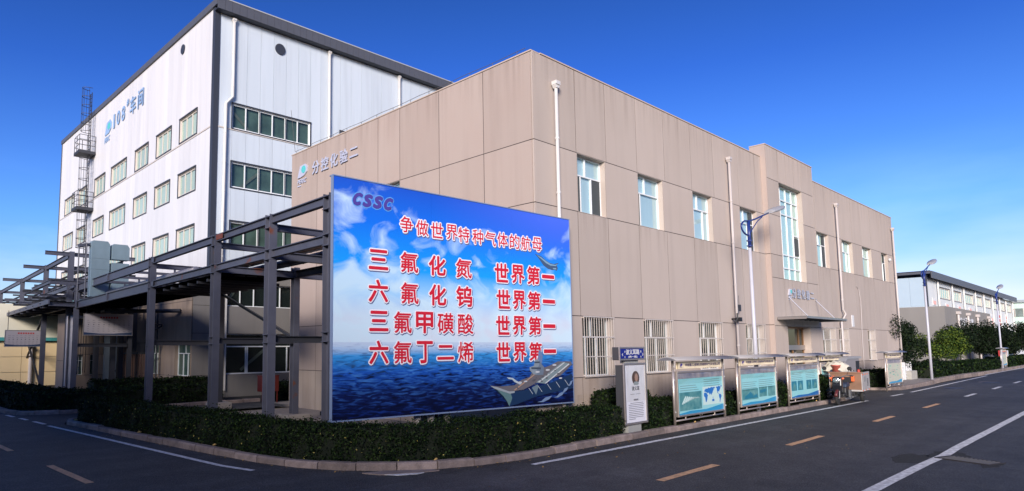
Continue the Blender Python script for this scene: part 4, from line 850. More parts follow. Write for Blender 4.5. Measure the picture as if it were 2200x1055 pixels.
# sheet metal ducts standing on the trestle
DUC = mat('duct_sheet', (0.20, 0.28, 0.33), 0.5, var=.5, vscale=2.2, col2=(0.14, 0.20, 0.23), rust=1.1)
for i, (x0, x1, y, z0, z1, lb) in enumerate(((7.95, 8.72, 31.6, 4.58, 7.15, 'left of the two pale blue sheet metal ducts standing on the trestle'), (8.80, 9.55, 31.5, 4.58, 7.05, 'right of the two pale blue sheet metal ducts, with a dark slot near its top'))):
    d_ = thing('sheet_metal_duct', lb, 'duct', (x0, y, z0), group='sheet metal ducts on the trestle')
    zz = [z0, z0 + .65, z0 + 1.25, (z0 + 1.75), z1]
    for k, (a_, b_) in enumerate(zip(zz[:-1], zz[1:])):
        top = b_ - (.16 if (i == 1 and k == 2) else 0)
        if k == 3: MB().prism([(x0, a_ + .006), (x1, a_ + .006), (x1, b_ - .14), (x1 - .10, b_), (x0 + .06, b_), (x0, b_ - .06)], y, y + .45).build('sheet', DUC, d_)
        else: MB().box(x0, x1, y, y + .45, a_ + .006, top).build('sheet', DUC, d_)
# ladder-like rail beside the ducts
t = thing('trestle_railing', 'thin steel handrail left of the pale blue ducts on the trestle', 'railing', (7.7, 32, 4.6)); q = MB()
for x, y in ((7.75, 31.7), (7.75, 33.0)): q.tube([(x, y, 4.5), (x, y, 7.0)], .03, 6)
q.tube([(7.75, 31.7, 7.0), (7.75, 33.0, 7.0)], .03, 6); q.bar((7.5, 32, 6.9), (8.0, 32, 7.0), .3, .12); q.build('rail', STEEL, t)
# hanging notice boards
PAP = mat('notice_paper', (0.40, 0.37, 0.40), .7); INK = mat('notice_ink', (0.12, 0.12, 0.15), .8); NRED = mat('notice_red', (0.45, 0.05, 0.05), .7); NBL = mat('notice_blue', (0.02, 0.045, 0.11), .6)
for x0, y, z0, w_, h_, lb in ((8.48, 34.55, 2.92, 2.25, 1.02, 'white notice board with red title hanging under the trestle beside the blue-grey doors'), (6.7, 44.2, 2.42, 1.95, .92, 'white notice board hanging under the trestle at the far left edge')):
    b_ = thing('notice_board', lb, 'notice board', (x0, y, z0), local=True)
    MB().box(0, w_, 0, .05, 0, h_).build('panel', PAP, b_)
    fr_ = MB()
    for a in ((-.03, w_ + .03, -.03, 0), (-.03, w_ + .03, h_, h_ + .03), (-.03, 0, 0, h_), (w_, w_ + .03, 0, h_)): fr_.box(a[0], a[1], -.01, .06, a[2], a[3])
    fr_.build('frame', INOXR, b_)
    MB().prism([(0.01, .01), (w_ - .01, .01), (w_ - .01, .14), (w_ * .6, .07), (w_ * .3, .07), (.01, .13)], -.004, 0).build('wave_band', NBL, b_)
    q = MB(); n_ = 7
    for k in range(n_): q.box(w_ * .32 + k * .125, w_ * .32 + k * .125 + .09, -.004, 0, h_ - .2, h_ - .11)
    q.build('title_marks', NRED, b_); q = MB()
    for r_ in range(6):
        for k in range(9):
            if r_ in (2,) : q.prism([(.2 + k * w_ * .105 + .03 * math.cos(t), h_ - .30 - r_ * .105 + .03 * math.sin(t)) for t in [math.pi * j / 3 for j in range(6)]], -.004, 0)
            else: q.box(.15 + k * w_ * .105, .15 + k * w_ * .105 + random.uniform(.06, .13), -.004, 0, h_ - .31 - r_ * .105, h_ - .295 - r_ * .105)
    q.build('text_marks', INK, b_, stuff=True)
    MB().box(.1, .13, 0, .04, h_ + .03, 4.5 - z0).build('hanger', STEELD, b_); MB().box(w_ - .13, w_ - .1, 0, .04, h_ + .03, 4.5 - z0).build('hanger', STEELD, b_)

# ------------------------------------------------------------------ billboard
BW, BZ0, BZ1 = 7.12, .775, 5.70
bang = math.degrees(math.atan2(10.205 - 10.825, 14.27 - 7.17))
bb = thing('billboard', 'big blue billboard with red Chinese slogans above a sea and an aircraft carrier', 'billboard', (7.17, 10.825, 0), rot=bang, local=True)
def print_mat():
    m = bpy.data.materials.new('billboard_print'); m.use_nodes = True; t = m.node_tree; b = t.nodes['Principled BSDF']; k = t.links.new
    b.inputs['Roughness'].default_value = .45; b.inputs['Specular IOR Level'].default_value = .3
    co = t.nodes.new('ShaderNodeTexCoord').outputs['Object']; s = t.nodes.new('ShaderNodeSeparateXYZ'); k(co, s.inputs[0])
    def rmp(src, els):
        r = t.nodes.new('ShaderNodeValToRGB'); e = r.color_ramp.elements; e[0].position = els[0][0]; e[0].color = (*els[0][1], 1); e[1].position = els[-1][0]; e[1].color = (*els[-1][1], 1)
        for p, c in els[1:-1]: q = e.new(p); q.color = (*c, 1)
        k(src, r.inputs[0]); return r.outputs[0]
    def mr(src, a, b_): r = t.nodes.new('ShaderNodeMapRange'); r.inputs[1].default_value = a; r.inputs[2].default_value = b_; k(src, r.inputs[0]); return r.outputs[0]
    def noise(sc_, scale, rot=0.0, det=7, dist=0.0):
        mp_ = t.nodes.new('ShaderNodeMapping'); mp_.inputs['Scale'].default_value = sc_; mp_.inputs['Rotation'].default_value = (0, rot, 0); k(co, mp_.inputs[0])
        n = t.nodes.new('ShaderNodeTexNoise'); n.inputs['Scale'].default_value = scale; n.inputs['Detail'].default_value = det; n.inputs['Distortion'].default_value = dist; k(mp_.outputs[0], n.inputs['Vector']); return n.outputs[0]
    def mix(fac, a, b_, bt='MIX'):
        x = t.nodes.new('ShaderNodeMix'); x.data_type = 'RGBA'; x.blend_type = bt
        for i, v in ((0, fac), (6, a), (7, b_)):
            if hasattr(v, 'links'): k(v, x.inputs[i])
            elif isinstance(v, tuple): x.inputs[i].default_value = (*v, 1)
            else: x.inputs[i].default_value = v
        return x.outputs[2]
    def math_(op, a, b_=None):
        x = t.nodes.new('ShaderNodeMath'); x.operation = op; x.use_clamp = op in ('ADD', 'SUBTRACT')
        for i, v in ((0, a), (1, b_)):
            if v is None: continue
            if hasattr(v, 'links'): k(v, x.inputs[i])
            else: x.inputs[i].default_value = v
        return x.outputs[0]
    Z, X = s.outputs['Z'], s.outputs['X']
    zn = mr(Z, 2.3, 5.7)
    skyc = rmp(zn, [(0, (.66, .68, .76)), (.16, (.58, .67, .79)), (.32, (.30, .58, .88)), (.46, (.01, .32, .88)), (.75, (.006, .15, .74)), (1, (.012, .08, .52))])
    purp = mix(math_('MULTIPLY', mr(X, 2.5, 6.5), mr(Z, 4.3, 5.5)), skyc, (.06, .14, .76))
    n1 = noise((1, 1, 1.5), 1.3, .55, 9, .6); dens = math_('ADD', math_('MULTIPLY', math_('SUBTRACT', 1.0, mr(Z, 2.6, 5.6)), .30), math_('MULTIPLY', math_('SUBTRACT', 1.0, mr(X, 0.0, 3.2)), .13))
    dens = math_('ADD', dens, math_('MULTIPLY', mr(X, 6.2, 7.1), .10))
    cl = mr(math_('ADD', n1, dens), .66, .90)
    sky2 = mix(math_('MULTIPLY', cl, .85), purp, (.58, .76, .86))
    seab = rmp(mr(Z, .775, 2.32), [(0, (.002, .003, .022)), (.3, (.003, .010, .085)), (.6, (.01, .08, .42)), (.82, (.03, .28, .66)), (1, (.5, .64, .76))])
    wv = noise((1, 1, 6.0), 3.4, -.10, 8, .8)
    sea = mix(mr(wv, .50, .78), seab, mix(mr(Z, .775, 2.2), (.006, .025, .26), (.10, .36, .74)))
    sea = mix(mr(wv, .50, .34), sea, mix(mr(Z, 1.6, 2.3), (.002, .003, .02), (.05, .20, .50)))
    sea = mix(mr(Z, 2.05, 2.34), sea, (.52, .62, .76))
    fin = mix(mr(Z, 2.31, 2.33), sea, sky2)
    k(fin, b.inputs['Base Color']); return m
PR = print_mat()
for i, (a_, b_) in enumerate(((0, 2.487), (2.491, 4.987), (4.991, BW))):
    ta, tb = BZ1 - .016 * a_, BZ1 - .016 * b_
    MB().prism([(a_, BZ0), (b_, BZ0), (b_, tb), (a_, ta)], 0, .03).build('print_panel', PR, bb)
ef = MB(); ef.box(-.02, 0, -.01, .07, BZ0, BZ1).box(BW, BW + .02, -.01, .14, BZ0, BZ1 - .12).box(-.02, BW + .02, -.01, .14, BZ0 - .03, BZ0)
ef.bar((-.02, .06, BZ1 + .012), (BW + .02, .06, BZ1 - .104), .15, .022); ef.build('edge_frame', mat('frame_blue_grey', (.18, .24, .38), .5), bb)
fr_ = MB()
for z in (1.2, 2.4, 3.6, 4.8, 5.5): fr_.box(0.02, BW - .02, .04, .09, z, z + .05)
for x in np.linspace(.1, BW - .1, 8): fr_.box(x, x + .05, .09, .14, BZ0 + .01, 5.52)
fr_.build('back_lattice', STEELD, bb)
for x in (2.25, 2.62, 3.08, 5.72): MB().tube([(x, .24, -.14), (x, .24, 5.3)], .085, 12).build('support_post', PVC if x < 3.2 else STEEL, bb, smooth=True)
MB().box(2.85, 3.02, .5, .7, -.14, 1.2).build('rear_post', BLACK, bb); MB().bar((3.45, 1.6, -.1), (3.75, .3, 1.5), .09, .09).build('rear_strut', STEELD, bb)
RD = mat('print_red', (0.60, 0.012, 0.028), .45); OUT = mat('print_white', (.82, .80, .86), .45); SHD = mat('print_shadow', (.10, .12, .25), .5)
rows = [('争做世界特种气体的航母', [1.804, 2.227, 2.639, 3.072, 3.435, 3.867, 4.269, 4.668, 5.079, 5.469, 5.872], [4.883, 4.849, 4.84, 4.841, 4.812, 4.81, 4.804, 4.815, 4.812, 4.801, 4.813], .335, .345, .004),
        ('三氟化氮', [1.081, 1.875, 2.644, 3.423], [4.052, 4.051, 4.034, 4.023], .46, .43, .014), ('世界第一', [4.617, 5.169, 5.719, 6.257], [4.0] * 4, .43, .44, .014),
        ('六氟化钨', [1.075, 1.882, 2.651, 3.426], [3.391, 3.379, 3.372, 3.373], .46, .45, .014), ('世界第一', [4.663, 5.2, 5.724, 6.265], [3.36] * 4, .43, .44, .014),
        ('三氟甲磺酸', [1.09, 1.697, 2.279, 2.869, 3.454], [2.76, 2.744, 2.75, 2.745, 2.739], .45, .45, .014), ('世界第一', [4.633, 5.181, 5.732, 6.259], [2.73] * 4, .43, .44, .014),
        ('六氟丁二烯', [1.09, 1.694, 2.282, 2.859, 3.448], [2.109, 2.104, 2.103, 2.093, 2.093], .45, .46, .014), ('世界第一', [4.632, 5.187, 5.733, 6.259], [2.09] * 4, .43, .44, .014)]
for s, xs_, zs_, w_, h_, bd in rows:
    for ch, x, z in zip(s, xs_, zs_):
        hh = {'一': .07, '二': .30, '三': .40}.get(ch, h_); ww = w_ * (.92 if ch in '丁' else 1); bd2 = bd * (.6 if ch in '氟氮酸磺烯' else 1)
        a = MB(); text(a, ch, x, z, ww, hh, d=-.0100, bold=bd2, stamps=8); ao = a.build('slogan_character', RD, bb)
        o = MB(); text(o, ch, x, z, ww, hh, d=-.0050, bold=bd2 + .027, stamps=12); o.build('outline', OUT, ao)
        sh = MB(); text(sh, ch, x + .016, z - .018, ww, hh, d=-.0012, bold=bd2 + .033, stamps=8); sh.build('drop_shadow', SHD, ao)
for bd, d_, mm, nm in ((.046, -.002, mat('logo_glow', (.10, .32, .72), .5), 'logo_outline'), (.026, -.006, mat('cssc_purple', (.07, .045, .28), .5), 'logo_letters')):
    q = MB()
    for i, ch in enumerate('CSSC'): text(q, ch, .56 + i * .255, 5.285 - i * .004, .165, .235, d=d_, bold=bd, shear=.32)
    q.build(nm, mm, bb)
# fighter jet
J = MB(); J.prism([(5.80, 4.56), (5.93, 4.54), (6.03, 4.515), (6.18, 4.43), (6.33, 4.37), (6.48, 4.35), (6.68, 4.395), (6.60, 4.32), (6.64, 4.25), (6.60, 4.18), (6.52, 4.20), (6.42, 4.185), (6.26, 4.215), (6.10, 4.29), (6.01, 4.38), (5.92, 4.47)], -.004, 0); J.build('jet_picture', mat('jet_grey', (.05, .09, .17), .6), bb)
J = MB(); J.prism([(5.84, 4.545), (6.02, 4.49), (6.2, 4.405), (6.36, 4.345), (6.55, 4.33), (6.64, 4.37), (6.56, 4.30), (6.36, 4.30), (6.2, 4.35), (6.04, 4.44)], -.006, -.0045).prism([(6.44, 4.24), (6.58, 4.25), (6.57, 4.21), (6.46, 4.215)], -.006, -.0045); J.build('jet_highlight', mat('jet_light', (.20, .34, .46), .6), bb)
# aircraft carrier
def pp(name, poly, col, d): q = MB(); q.prism(poly, d - .0015, d); return q.build(name, mat('ship_' + name, col, .6), bb)
pp('hull_picture', [(4.30, 1.235), (4.62, 1.17), (4.76, .86), (4.80, .79), (5.05, .82), (5.75, .98), (6.35, 1.05), (7.08, 1.12), (7.08, 1.50), (6.3, 1.3), (5.4, 1.15), (4.8, 1.12)], (.006, .028, .085), -.002)
pp('bow_picture', [(4.40, 1.20), (4.84, 1.12), (4.90, .98), (4.80, .79), (4.73, .90), (4.62, 1.03)], (.10, .19, .20), -.0045)
pp('deck_picture', [(4.18, 1.30), (4.42, 1.25), (4.80, 1.14), (4.98, 1.14), (5.3, 1.17), (5.62, 1.27), (5.75, 1.33), (6.02, 1.29), (6.35, 1.42), (6.62, 1.46), (7.09, 1.74), (7.05, 1.82), (6.55, 1.83), (6.2, 1.72), (5.62, 1.60), (5.50, 1.46), (5.22, 1.40), (4.98, 1.28), (4.5, 1.27)], (.13, .12, .135), -.007)
pp('deck_edge', [(4.18, 1.30), (4.34, 1.22), (4.82, 1.085), (4.98, 1.10), (4.98, 1.14), (4.80, 1.14), (4.42, 1.255)], (.30, .34, .37), -.0095)
pp('runway', [(5.72, 1.32), (6.05, 1.28), (6.98, 1.76), (6.72, 1.81)], (.19, .25, .27), -.0095)
pp('runway_stripe', [(5.78, 1.325), (5.84, 1.318), (6.80, 1.79), (6.77, 1.80)], (.55, .58, .60), -.012)
pp('runway_stripe', [(6.03, 1.287), (6.08, 1.283), (6.98, 1.745), (6.95, 1.765)], (.55, .58, .60), -.012)
pp('deck_stripe', [(4.95, 1.165), (5.0, 1.16), (5.9, 1.62), (5.87, 1.63)], (.42, .26, .18), -.0095)
pp('island_picture', [(5.52, 1.62), (5.64, 1.52), (5.98, 1.50), (6.02, 1.70), (5.92, 1.78), (5.90, 2.0), (5.84, 2.03), (5.80, 1.90), (5.70, 1.88), (5.66, 1.74), (5.50, 1.70)], (.22, .27, .32), -.0145)
pp('mast_picture', [(5.80, 1.9), (5.94, 1.78), (5.98, 1.98), (5.90, 2.12), (5.84, 2.12)], (.14, .20, .36), -.017)
for i in range(26):
    u = random.random(); v = random.uniform(-.06, .10); x = 5.0 + 2.0 * u; z = 1.19 + .55 * u + v - .05; a = random.uniform(.012, .035)
    pp('deck_detail', [(x - a * 1.6, z), (x, z - a * .5), (x + a * 1.6, z + a * .2), (x, z + a * .8)], ((.07, .07, .09), (.34, .36, .38), (.14, .15, .17))[i % 3] if False else (.09, .09, .11), -.0135 if i % 2 else -.0205)
pp('island_window', [(5.56, 1.66), (5.90, 1.64), (5.90, 1.69), (5.56, 1.70)], (.05, .07, .10), -.0188)
pp('island_window', [(5.68, 1.80), (5.86, 1.80), (5.86, 1.84), (5.69, 1.84)], (.05, .07, .10), -.0188)
pp('island_shade', [(5.74, 1.50), (5.98, 1.50), (6.02, 1.70), (5.92, 1.78), (5.90, 2.0), (5.86, 2.0), (5.84, 1.75), (5.76, 1.66)], (.14, .18, .24), -.0168)
pp('deck_plane', [(4.72, 1.48), (4.92, 1.46), (5.04, 1.39), (5.22, 1.31), (5.16, 1.29), (4.98, 1.36), (4.90, 1.42), (4.78, 1.44)], (.42, .50, .54), -.012)
pp('sponson', [(5.58, 1.20), (5.72, 1.02), (5.82, 1.22), (5.78, 1.27)], (.14, .20, .24), -.0045)
for i, (x, z, r_) in enumerate(((5.15, 1.34, .05), (5.35, 1.36, .04), (6.15, 1.62, .05), (6.4, 1.74, .05), (6.62, 1.40, .04), (5.78, 1.58, .05))): pp('deck_gear', [(x + r_ * 1.6 * math.cos(t), z + r_ * .5 * math.sin(t)) for t in [math.pi * j / 4 for j in range(8)]], (.10, .10, .12) if i % 2 else (.5, .52, .55), -.0175)
for x0, z0, w_ in ((5.75, .835, .55), (6.35, .92, .42), (6.62, 1.03, .3), (6.9, 1.2, .2)):
    pp('foam', [(x0, z0), (x0 + w_ * .3, z0 + .02), (x0 + w_ * .55, z0 + .10), (x0 + w_, z0 + .13), (x0 + w_ * .8, z0 + .05), (x0 + w_ * .4, z0 - .01)], (.16, .24, .40), -.0045)
for k in range(5): x = 5.45 + k * .33; pp('antenna', [(x, 1.19 + k * .04), (x + .01, 1.2 + k * .04), (x + .15, 1.05 + k * .04), (x + .14, 1.04 + k * .04)], (.45, .5, .55), -.0175)

def rumple(x0, x1, z0, z1, d, amp, nx=26, nz=8, seed=0):
    r = np.random.default_rng(seed); ph = r.uniform(0, 6, 6); m = MB(); vs = []
    for j in range(nz + 1):
        for i in range(nx + 1):
            u, v = i / nx, j / nz; w_ = amp * (math.sin(7 * u + ph[0] + 3 * math.sin(4 * v + ph[1])) + .6 * math.sin(17 * u + ph[2] - 6 * v) + .5 * math.sin(11 * v + ph[3] + 5 * u))
            edge = min(1, 6 * min(u, 1 - u, v + .15, 1.15 - v)); vs.append((x0 + (x1 - x0) * u, d - amp * 1.6 + w_ * edge, z0 + (z1 - z0) * v))
    m.add(vs, [(j * (nx + 1) + i, j * (nx + 1) + i + 1, (j + 1) * (nx + 1) + i + 1, (j + 1) * (nx + 1) + i) for j in range(nz) for i in range(nx)]); return m
# ------------------------------------------------------------------ street sign pillar
sg = thing('street_sign', 'stainless street name pillar with blue plate and a white poster panel on the kerb', 'sign', (14.22, 8.70, 0), local=True)
MB().box(.17, .78, .02, .20, -.05, .36).build('base', mat('sign_base', (.36, .36, .34), .6), sg, bev=.005)
MB().box(0, 1.0, .0, .22, .34, 1.74).build('body', mat('sign_dark', (.055, .055, .06), .4), sg)
fr_ = MB()
for a in ((-.03, 1.03, .29, .345), (-.03, 1.03, 1.735, 1.79), (-.03, .04, .345, 1.735), (.96, 1.03, .345, 1.735)): fr_.box(a[0], a[1], -.035, -.002, a[2], a[3])
fr_.build('frame', INOX, sg, bev=.006)
film = mat('plastic_film', (.80, .80, .86), .12, spec=.8, var=.2, vscale=2.5, bump=.0)
MB().box(.04, .96, -.02, -.003, .345, 1.735).build('poster', film, sg)
rumple(.06, .94, .85, 1.72, -.03, .010, 20, 24, seed=5).build('peeling_film', glass('film_glass', (.95, .95, .93), .0, .25), sg, smooth=True)
pic = MB(); pic.prism([(.52 + .17 * math.cos(t), 1.42 + .17 * math.sin(t)) for t in [2 * math.pi * i / 20 for i in range(20)]], -.024, -.021); po = pic.build('poster_picture', mat('poster_brown', (.10, .06, .05), .5), sg)
fc = MB(); fc.prism([(.545 + .075 * math.cos(t), 1.43 + .10 * math.sin(t)) for t in [2 * math.pi * i / 16 for i in range(16)]], -.027, -.0245); fc.build('portrait_face', mat('portrait_skin', (.42, .26, .20), .5), po)
fc = MB(); fc.prism([(.40, 1.27), (.46, 1.33), (.60, 1.33), (.66, 1.27), (.60, 1.245), (.45, 1.245)], -.027, -.0245); fc.build('portrait_collar', mat('portrait_collar', (.30, .34, .36), .5), po)
q = MB(frame(0, 0, 0)); text(q, '波义耳', .5, 1.165, .34, .10, d=-.024, bold=.004)
for r_ in range(10): 
    x = .16 + (.0 if r_ else .08); q.box(x, .86 - (.4 if r_ == 9 else random.uniform(0, .04)), -.0235, -.021, .80 - r_ * .043, .812 - r_ * .043)
q.box(.25, .45, -.0235, -.021, 1.02, 1.028); q.box(.5, .72, -.0235, -.021, 1.02, 1.028)
for k in range(4): q.lathe((.42 + k * .055, -.0225, .885), [(.024, -.001), (.024, .001)], 10, 'y')
q.build('poster_text', INK, sg)
MB().box(.2, .8, .06, .2, 1.78, 1.86).build('neck', mat('sign_base', (.36, .36, .34), .6), sg)
MB().box(-.15, 1.01, .012, .20, 1.865, 2.185).build('name_box', MATS['sign_dark'], sg, bev=.01)
fr_ = MB()
for a in ((-.16, 1.02, 1.86, 1.90), (-.16, 1.02, 2.15, 2.19), (-.16, -.115, 1.90, 2.15), (.975, 1.02, 1.90, 2.15)): fr_.box(a[0], a[1], -.015, .011, a[2], a[3])
fr_.build('name_frame', INOX, sg, bev=.004)
MB().box(-.11, .97, -.012, -.001, 1.905, 2.145).build('name_plate', mat('sign_blue', (.012, .022, .22), .4), sg)
q = MB(); text(q, '波义耳路', .44, 2.065, .62, .125, d=-.015, bold=.006); text(q, '(纬一路)', .44, 1.943, .42, .062, d=-.015, bold=.003)
text(q, '东', .08, 2.07, .05, .05, d=-.015, bold=.002); text(q, 'E', .08, 1.94, .03, .045, d=-.015, bold=.002); text(q, '西', .82, 2.07, .05, .05, d=-.015, bold=.002); text(q, 'W', .82, 1.94, .045, .045, d=-.015, bold=.002)
text(q, '<', -.03, 2.0, .035, .07, d=-.015, bold=.006); text(q, '>', .91, 2.0, .035, .07, d=-.015, bold=.006)
q.build('name_lettering', WHT, sg)

# ------------------------------------------------------------------ information boards
CYN = mat('poster_cyan', (.26, .62, .66), .35, var=.35, vscale=1.1, col2=(.42, .62, .60)); CYD = mat('poster_deep', (.02, .20, .30), .35, var=.4, vscale=2)
PCY = mat('poster_photo', (.04, .20, .23), .35, var=.7, vscale=5, col2=(.20, .42, .40)); PBL = mat('poster_blue', (.02, .14, .40), .4); PPA = mat('poster_pale', (.55, .72, .68), .4)
PMA = mat('poster_map_ground', (.50, .56, .44), .4, var=.6, vscale=4, col2=(.60, .42, .40)); FILM = mat('header_glint_film', (.90, .76, .52), .5, spec=.2, var=.45, vscale=6, col2=(.50, .45, .38))  # the film's gold is reflected low sun, painted as plain colour
PGY = mat('poster_grey_band', (.16, .17, .25), .3, var=.5, vscale=4, col2=(.55, .48, .46))
def info_board(x0, y0, label, w=3.0, design=0):
    b = thing('info_board', label, 'information board', (x0, y0, 0), local=True, group='information boards along the kerb')
    for x in (0, w):
        MB().tube([(x, 0, -.05), (x, 0, 1.86)], .035, 14).build('post', INOX, b, smooth=True)
    # arched canopy
    n = 10; arc = [(-.24 + .54 * i / n, 1.86 + .075 * math.sin(math.pi * i / n) - .02) for i in range(n + 1)]
    c = MB(); vs = []; 
    for x in (-.26, w + .26):
        vs += [(x, y, z) for y, z in arc] + [(x, y, z - .02) for y, z in arc]
    k = n + 1; fs = []
    for i in range(n): fs += [(i, 2 * k + i, 2 * k + i + 1, i + 1), (k + i, k + i + 1, 3 * k + i + 1, 3 * k + i), (i, i + 1, k + i + 1, k + i), (2 * k + i, 3 * k + i, 3 * k + i + 1, 2 * k + i + 1)]
    fs += [(0, k, 3 * k, 2 * k), (n, 2 * k + n, 3 * k + n, k + n)]
    c.add(vs, fs); co_ = c.build('canopy', mat('canopy_sheet', (.46, .44, .43), .5, metal=.3), b, smooth=True)
    for x in (-.26, w + .26): 
        q = MB(); q.prism([(y, z - .021) for y, z in arc], x - .004, x + .004, 'yz'); q.build('canopy_end', mat('canopy_end_grey', (.14, .14, .16), .6), co_)
    for x in (0, w): MB().bar((x, -.20, 1.84), (x, .26, 1.84), .03, .03).build('canopy_bracket', INOXR, b)
    # header strip
    a0, a1 = .20, w - .16
    rumple(a0, a1, 1.585, 1.775, -.03, .008, 40, 5, seed=design + 1).build('header_glint_film', FILM, b, smooth=True)
    hd = MB().box(a0, a1, -.012, .01, 1.58, 1.78).build('header_panel', mat('header_back', (.80, .70, .50), .5), b)
    q = MB(); text(q, '中船重工(邯郸)派瑞特种气体有限公司', (a0 + a1) / 2 + .12, 1.685, (a1 - a0) * .8, .085, d=-.062, bold=.003, stamps=4); q.build('header_text', mat('header_ink', (.14, .11, .16), .5), hd)
    q = MB(); q.prism([(a0 + .1, 1.66), (a0 + .14, 1.735), (a0 + .21, 1.73), (a0 + .22, 1.69), (a0 + .16, 1.66)], -.064, -.055); text(q, 'PERIC', a0 + .15, 1.635, .11, .025, d=-.062); q.build('header_logo', MATS['cssc_purple'], hd)
    for x in (.08, w - .08): MB().box(min(x, x), x + .02, -.01, .01, 1.6, 1.62).build('clip', INOX, b)
    # display case
    p0, p1, pz0, pz1 = .16, w - .14, .36, 1.47
    fr_ = MB()
    for a in ((p0, p1, pz0 - .05, pz0), (p0, p1, pz1, pz1 + .05), (p0 - .05, p0, pz0 - .05, pz1 + .05), (p1, p1 + .05, pz0 - .05, pz1 + .05)): fr_.box(a[0], a[1], -.06, .06, a[2], a[3])
    fr_.build('case_frame', INOX, b, bev=.008)
    MB().box(p0, p1, .0, .05, pz0, pz1).build('case_back', INOXR, b)
    pw_, ph_ = p1 - p0, pz1 - pz0
    po = MB().box(p0, p1, -.03, -.001, pz0, pz1).build('poster', PMA if design == 4 else CYN, b)
    def R_(n_, m_, x0_, x1_, z0_, z1_, d=-.034): return MB().box(p0 + pw_ * x0_, p0 + pw_ * x1_, d, -.031, pz0 + ph_ * z0_, pz0 + ph_ * z1_).build(n_, m_, po)
    R_('title_band', PGY, 0, 1, .86, 1.0)
    q = MB(); q.prism([(p0, pz0), (p1, pz0), (p1, pz0 + ph_ * .14), (p0 + pw_ * .6, pz0 + ph_ * .06), (p0 + pw_ * .25, pz0 + ph_ * .07), (p0, pz0 + ph_ * .02)], -.035, -.031); q.build('poster_wave', PBL if design in (2, 3) else mat('poster_sea', (.03, .28, .50), .4), po)
    q = MB()
    def lines(x0_, x1_, z_, n_):
        for r_ in range(n_): q.box(p0 + pw_ * x0_, p0 + pw_ * (x1_ - random.uniform(0, .08)), -.034, -.031, pz0 + ph_ * (z_ - r_ * .055), pz0 + ph_ * (z_ - r_ * .055) + .009)
    if design == 0:
        R_('photo', PCY, .03, .50, .09, .53)
        f = MB()
        for i in range(9): x = p0 + pw_ * (.07 + .04 * i); f.prism([(x, pz0 + ph_ * (.25 + .02 * i)), (x + .07, pz0 + ph_ * (.24 + .02 * i)), (x + .28, pz0 + ph_ * (.42 - .01 * i)), (x + .22, pz0 + ph_ * (.44 - .01 * i))], -.037, -.0345)
        f.build('photo_roofs', PPA, po)
        cont = [[(.565, .50), (.575, .545), (.595, .555), (.60, .575), (.635, .56), (.66, .59), (.69, .575), (.73, .60), (.77, .585), (.795, .60), (.815, .575), (.80, .555), (.785, .56), (.78, .52), (.765, .50), (.755, .455), (.735, .43), (.72, .39), (.712, .42), (.70, .44), (.685, .40), (.672, .45), (.655, .47), (.64, .445), (.625, .47), (.605, .475), (.595, .495), (.58, .49)],
                [(.558, .46), (.58, .475), (.60, .465), (.622, .455), (.628, .42), (.645, .40), (.632, .36), (.625, .30), (.605, .235), (.592, .225), (.585, .29), (.58, .35), (.562, .37), (.552, .41)],
                [(.735, .265), (.75, .295), (.765, .285), (.775, .305), (.79, .26), (.78, .225), (.76, .235), (.742, .23)], [(.745, .345), (.765, .335), (.785, .345), (.77, .325), (.75, .33)],
                [(.835, .585), (.86, .60), (.885, .59), (.90, .615), (.93, .60), (.955, .575), (.935, .555), (.94, .53), (.92, .50), (.91, .46), (.90, .455), (.895, .48), (.88, .47), (.885, .43), (.905, .405), (.90, .40), (.872, .43), (.862, .48), (.855, .52), (.86, .55), (.845, .565)],
                [(.91, .40), (.93, .405), (.955, .375), (.965, .34), (.95, .30), (.935, .25), (.925, .185), (.915, .19), (.917, .27), (.905, .33), (.90, .365)], [(.95, .62), (.975, .625), (.97, .58), (.955, .59)]]
        g = MB()
        for c_ in cont: g.prism([(p0 + pw_ * x, pz0 + ph_ * z) for x, z in c_], -.036, -.031)
        g.build('world_map', mat('map_blue', (.02, .16, .50), .4), po)
        R_('map_ground', PPA, .53, .98, .16, .62, d=-.0325)
        lines(.05, .46, .68, 3); lines(.56, .95, .80, 4)
    elif design == 1:
        R_('photo', PCY, .03, .47, .14, .44); R_('photo', PCY, .50, .73, .18, .46); R_('photo', PCY, .76, .98, .17, .46)
        g = MB(); g.prism([(p0 + pw_ * x, pz0 + ph_ * z) for x, z in ((.08, .16), (.1, .24), (.2, .30), (.25, .36), (.3, .30), (.33, .22), (.42, .28), (.45, .18))], -.037, -.0345); g.prism([(p0 + pw_ * x, pz0 + ph_ * z) for x, z in ((.52, .28), (.71, .33), (.71, .39), (.52, .37))], -.037, -.0345); g.build('photo_plant', CYD, po)
        lines(.04, .46, .62, 5); lines(.5, .96, .66, 5)
    elif design in (2, 3):
        for a_, b_ in ((.04, .21), (.25, .43), (.56, .74), (.77, .95)): R_('photo', CYD, a_, b_, .22, .52)
        g = MB()
        for a_ in (.06, .27, .58, .80): g.prism([(p0 + pw_ * a_, pz0 + ph_ * .24), (p0 + pw_ * (a_ + .12), pz0 + ph_ * .24), (p0 + pw_ * (a_ + .12), pz0 + ph_ * .38), (p0 + pw_ * (a_ + .06), pz0 + ph_ * .48)], -.037, -.0345)
        g.build('photo_plant', PCY, po); lines(.05, .45, .78, 5); lines(.55, .95, .80, 5)
    else:
        g = MB()
        for i in range(26): x, z = random.uniform(.06, .94), random.uniform(.22, .82); g.box(p0 + pw_ * x, p0 + pw_ * min(.97, x + random.uniform(.02, .12)), -.034, -.031, pz0 + ph_ * z, pz0 + ph_ * (z + random.uniform(.008, .04)))
        g.build('plan_blocks', mat('plan_green', (.12, .42, .34), .5), po); lines(.3, .6, .56, 2)
    if q.v: q.build('poster_lines', INK, po)
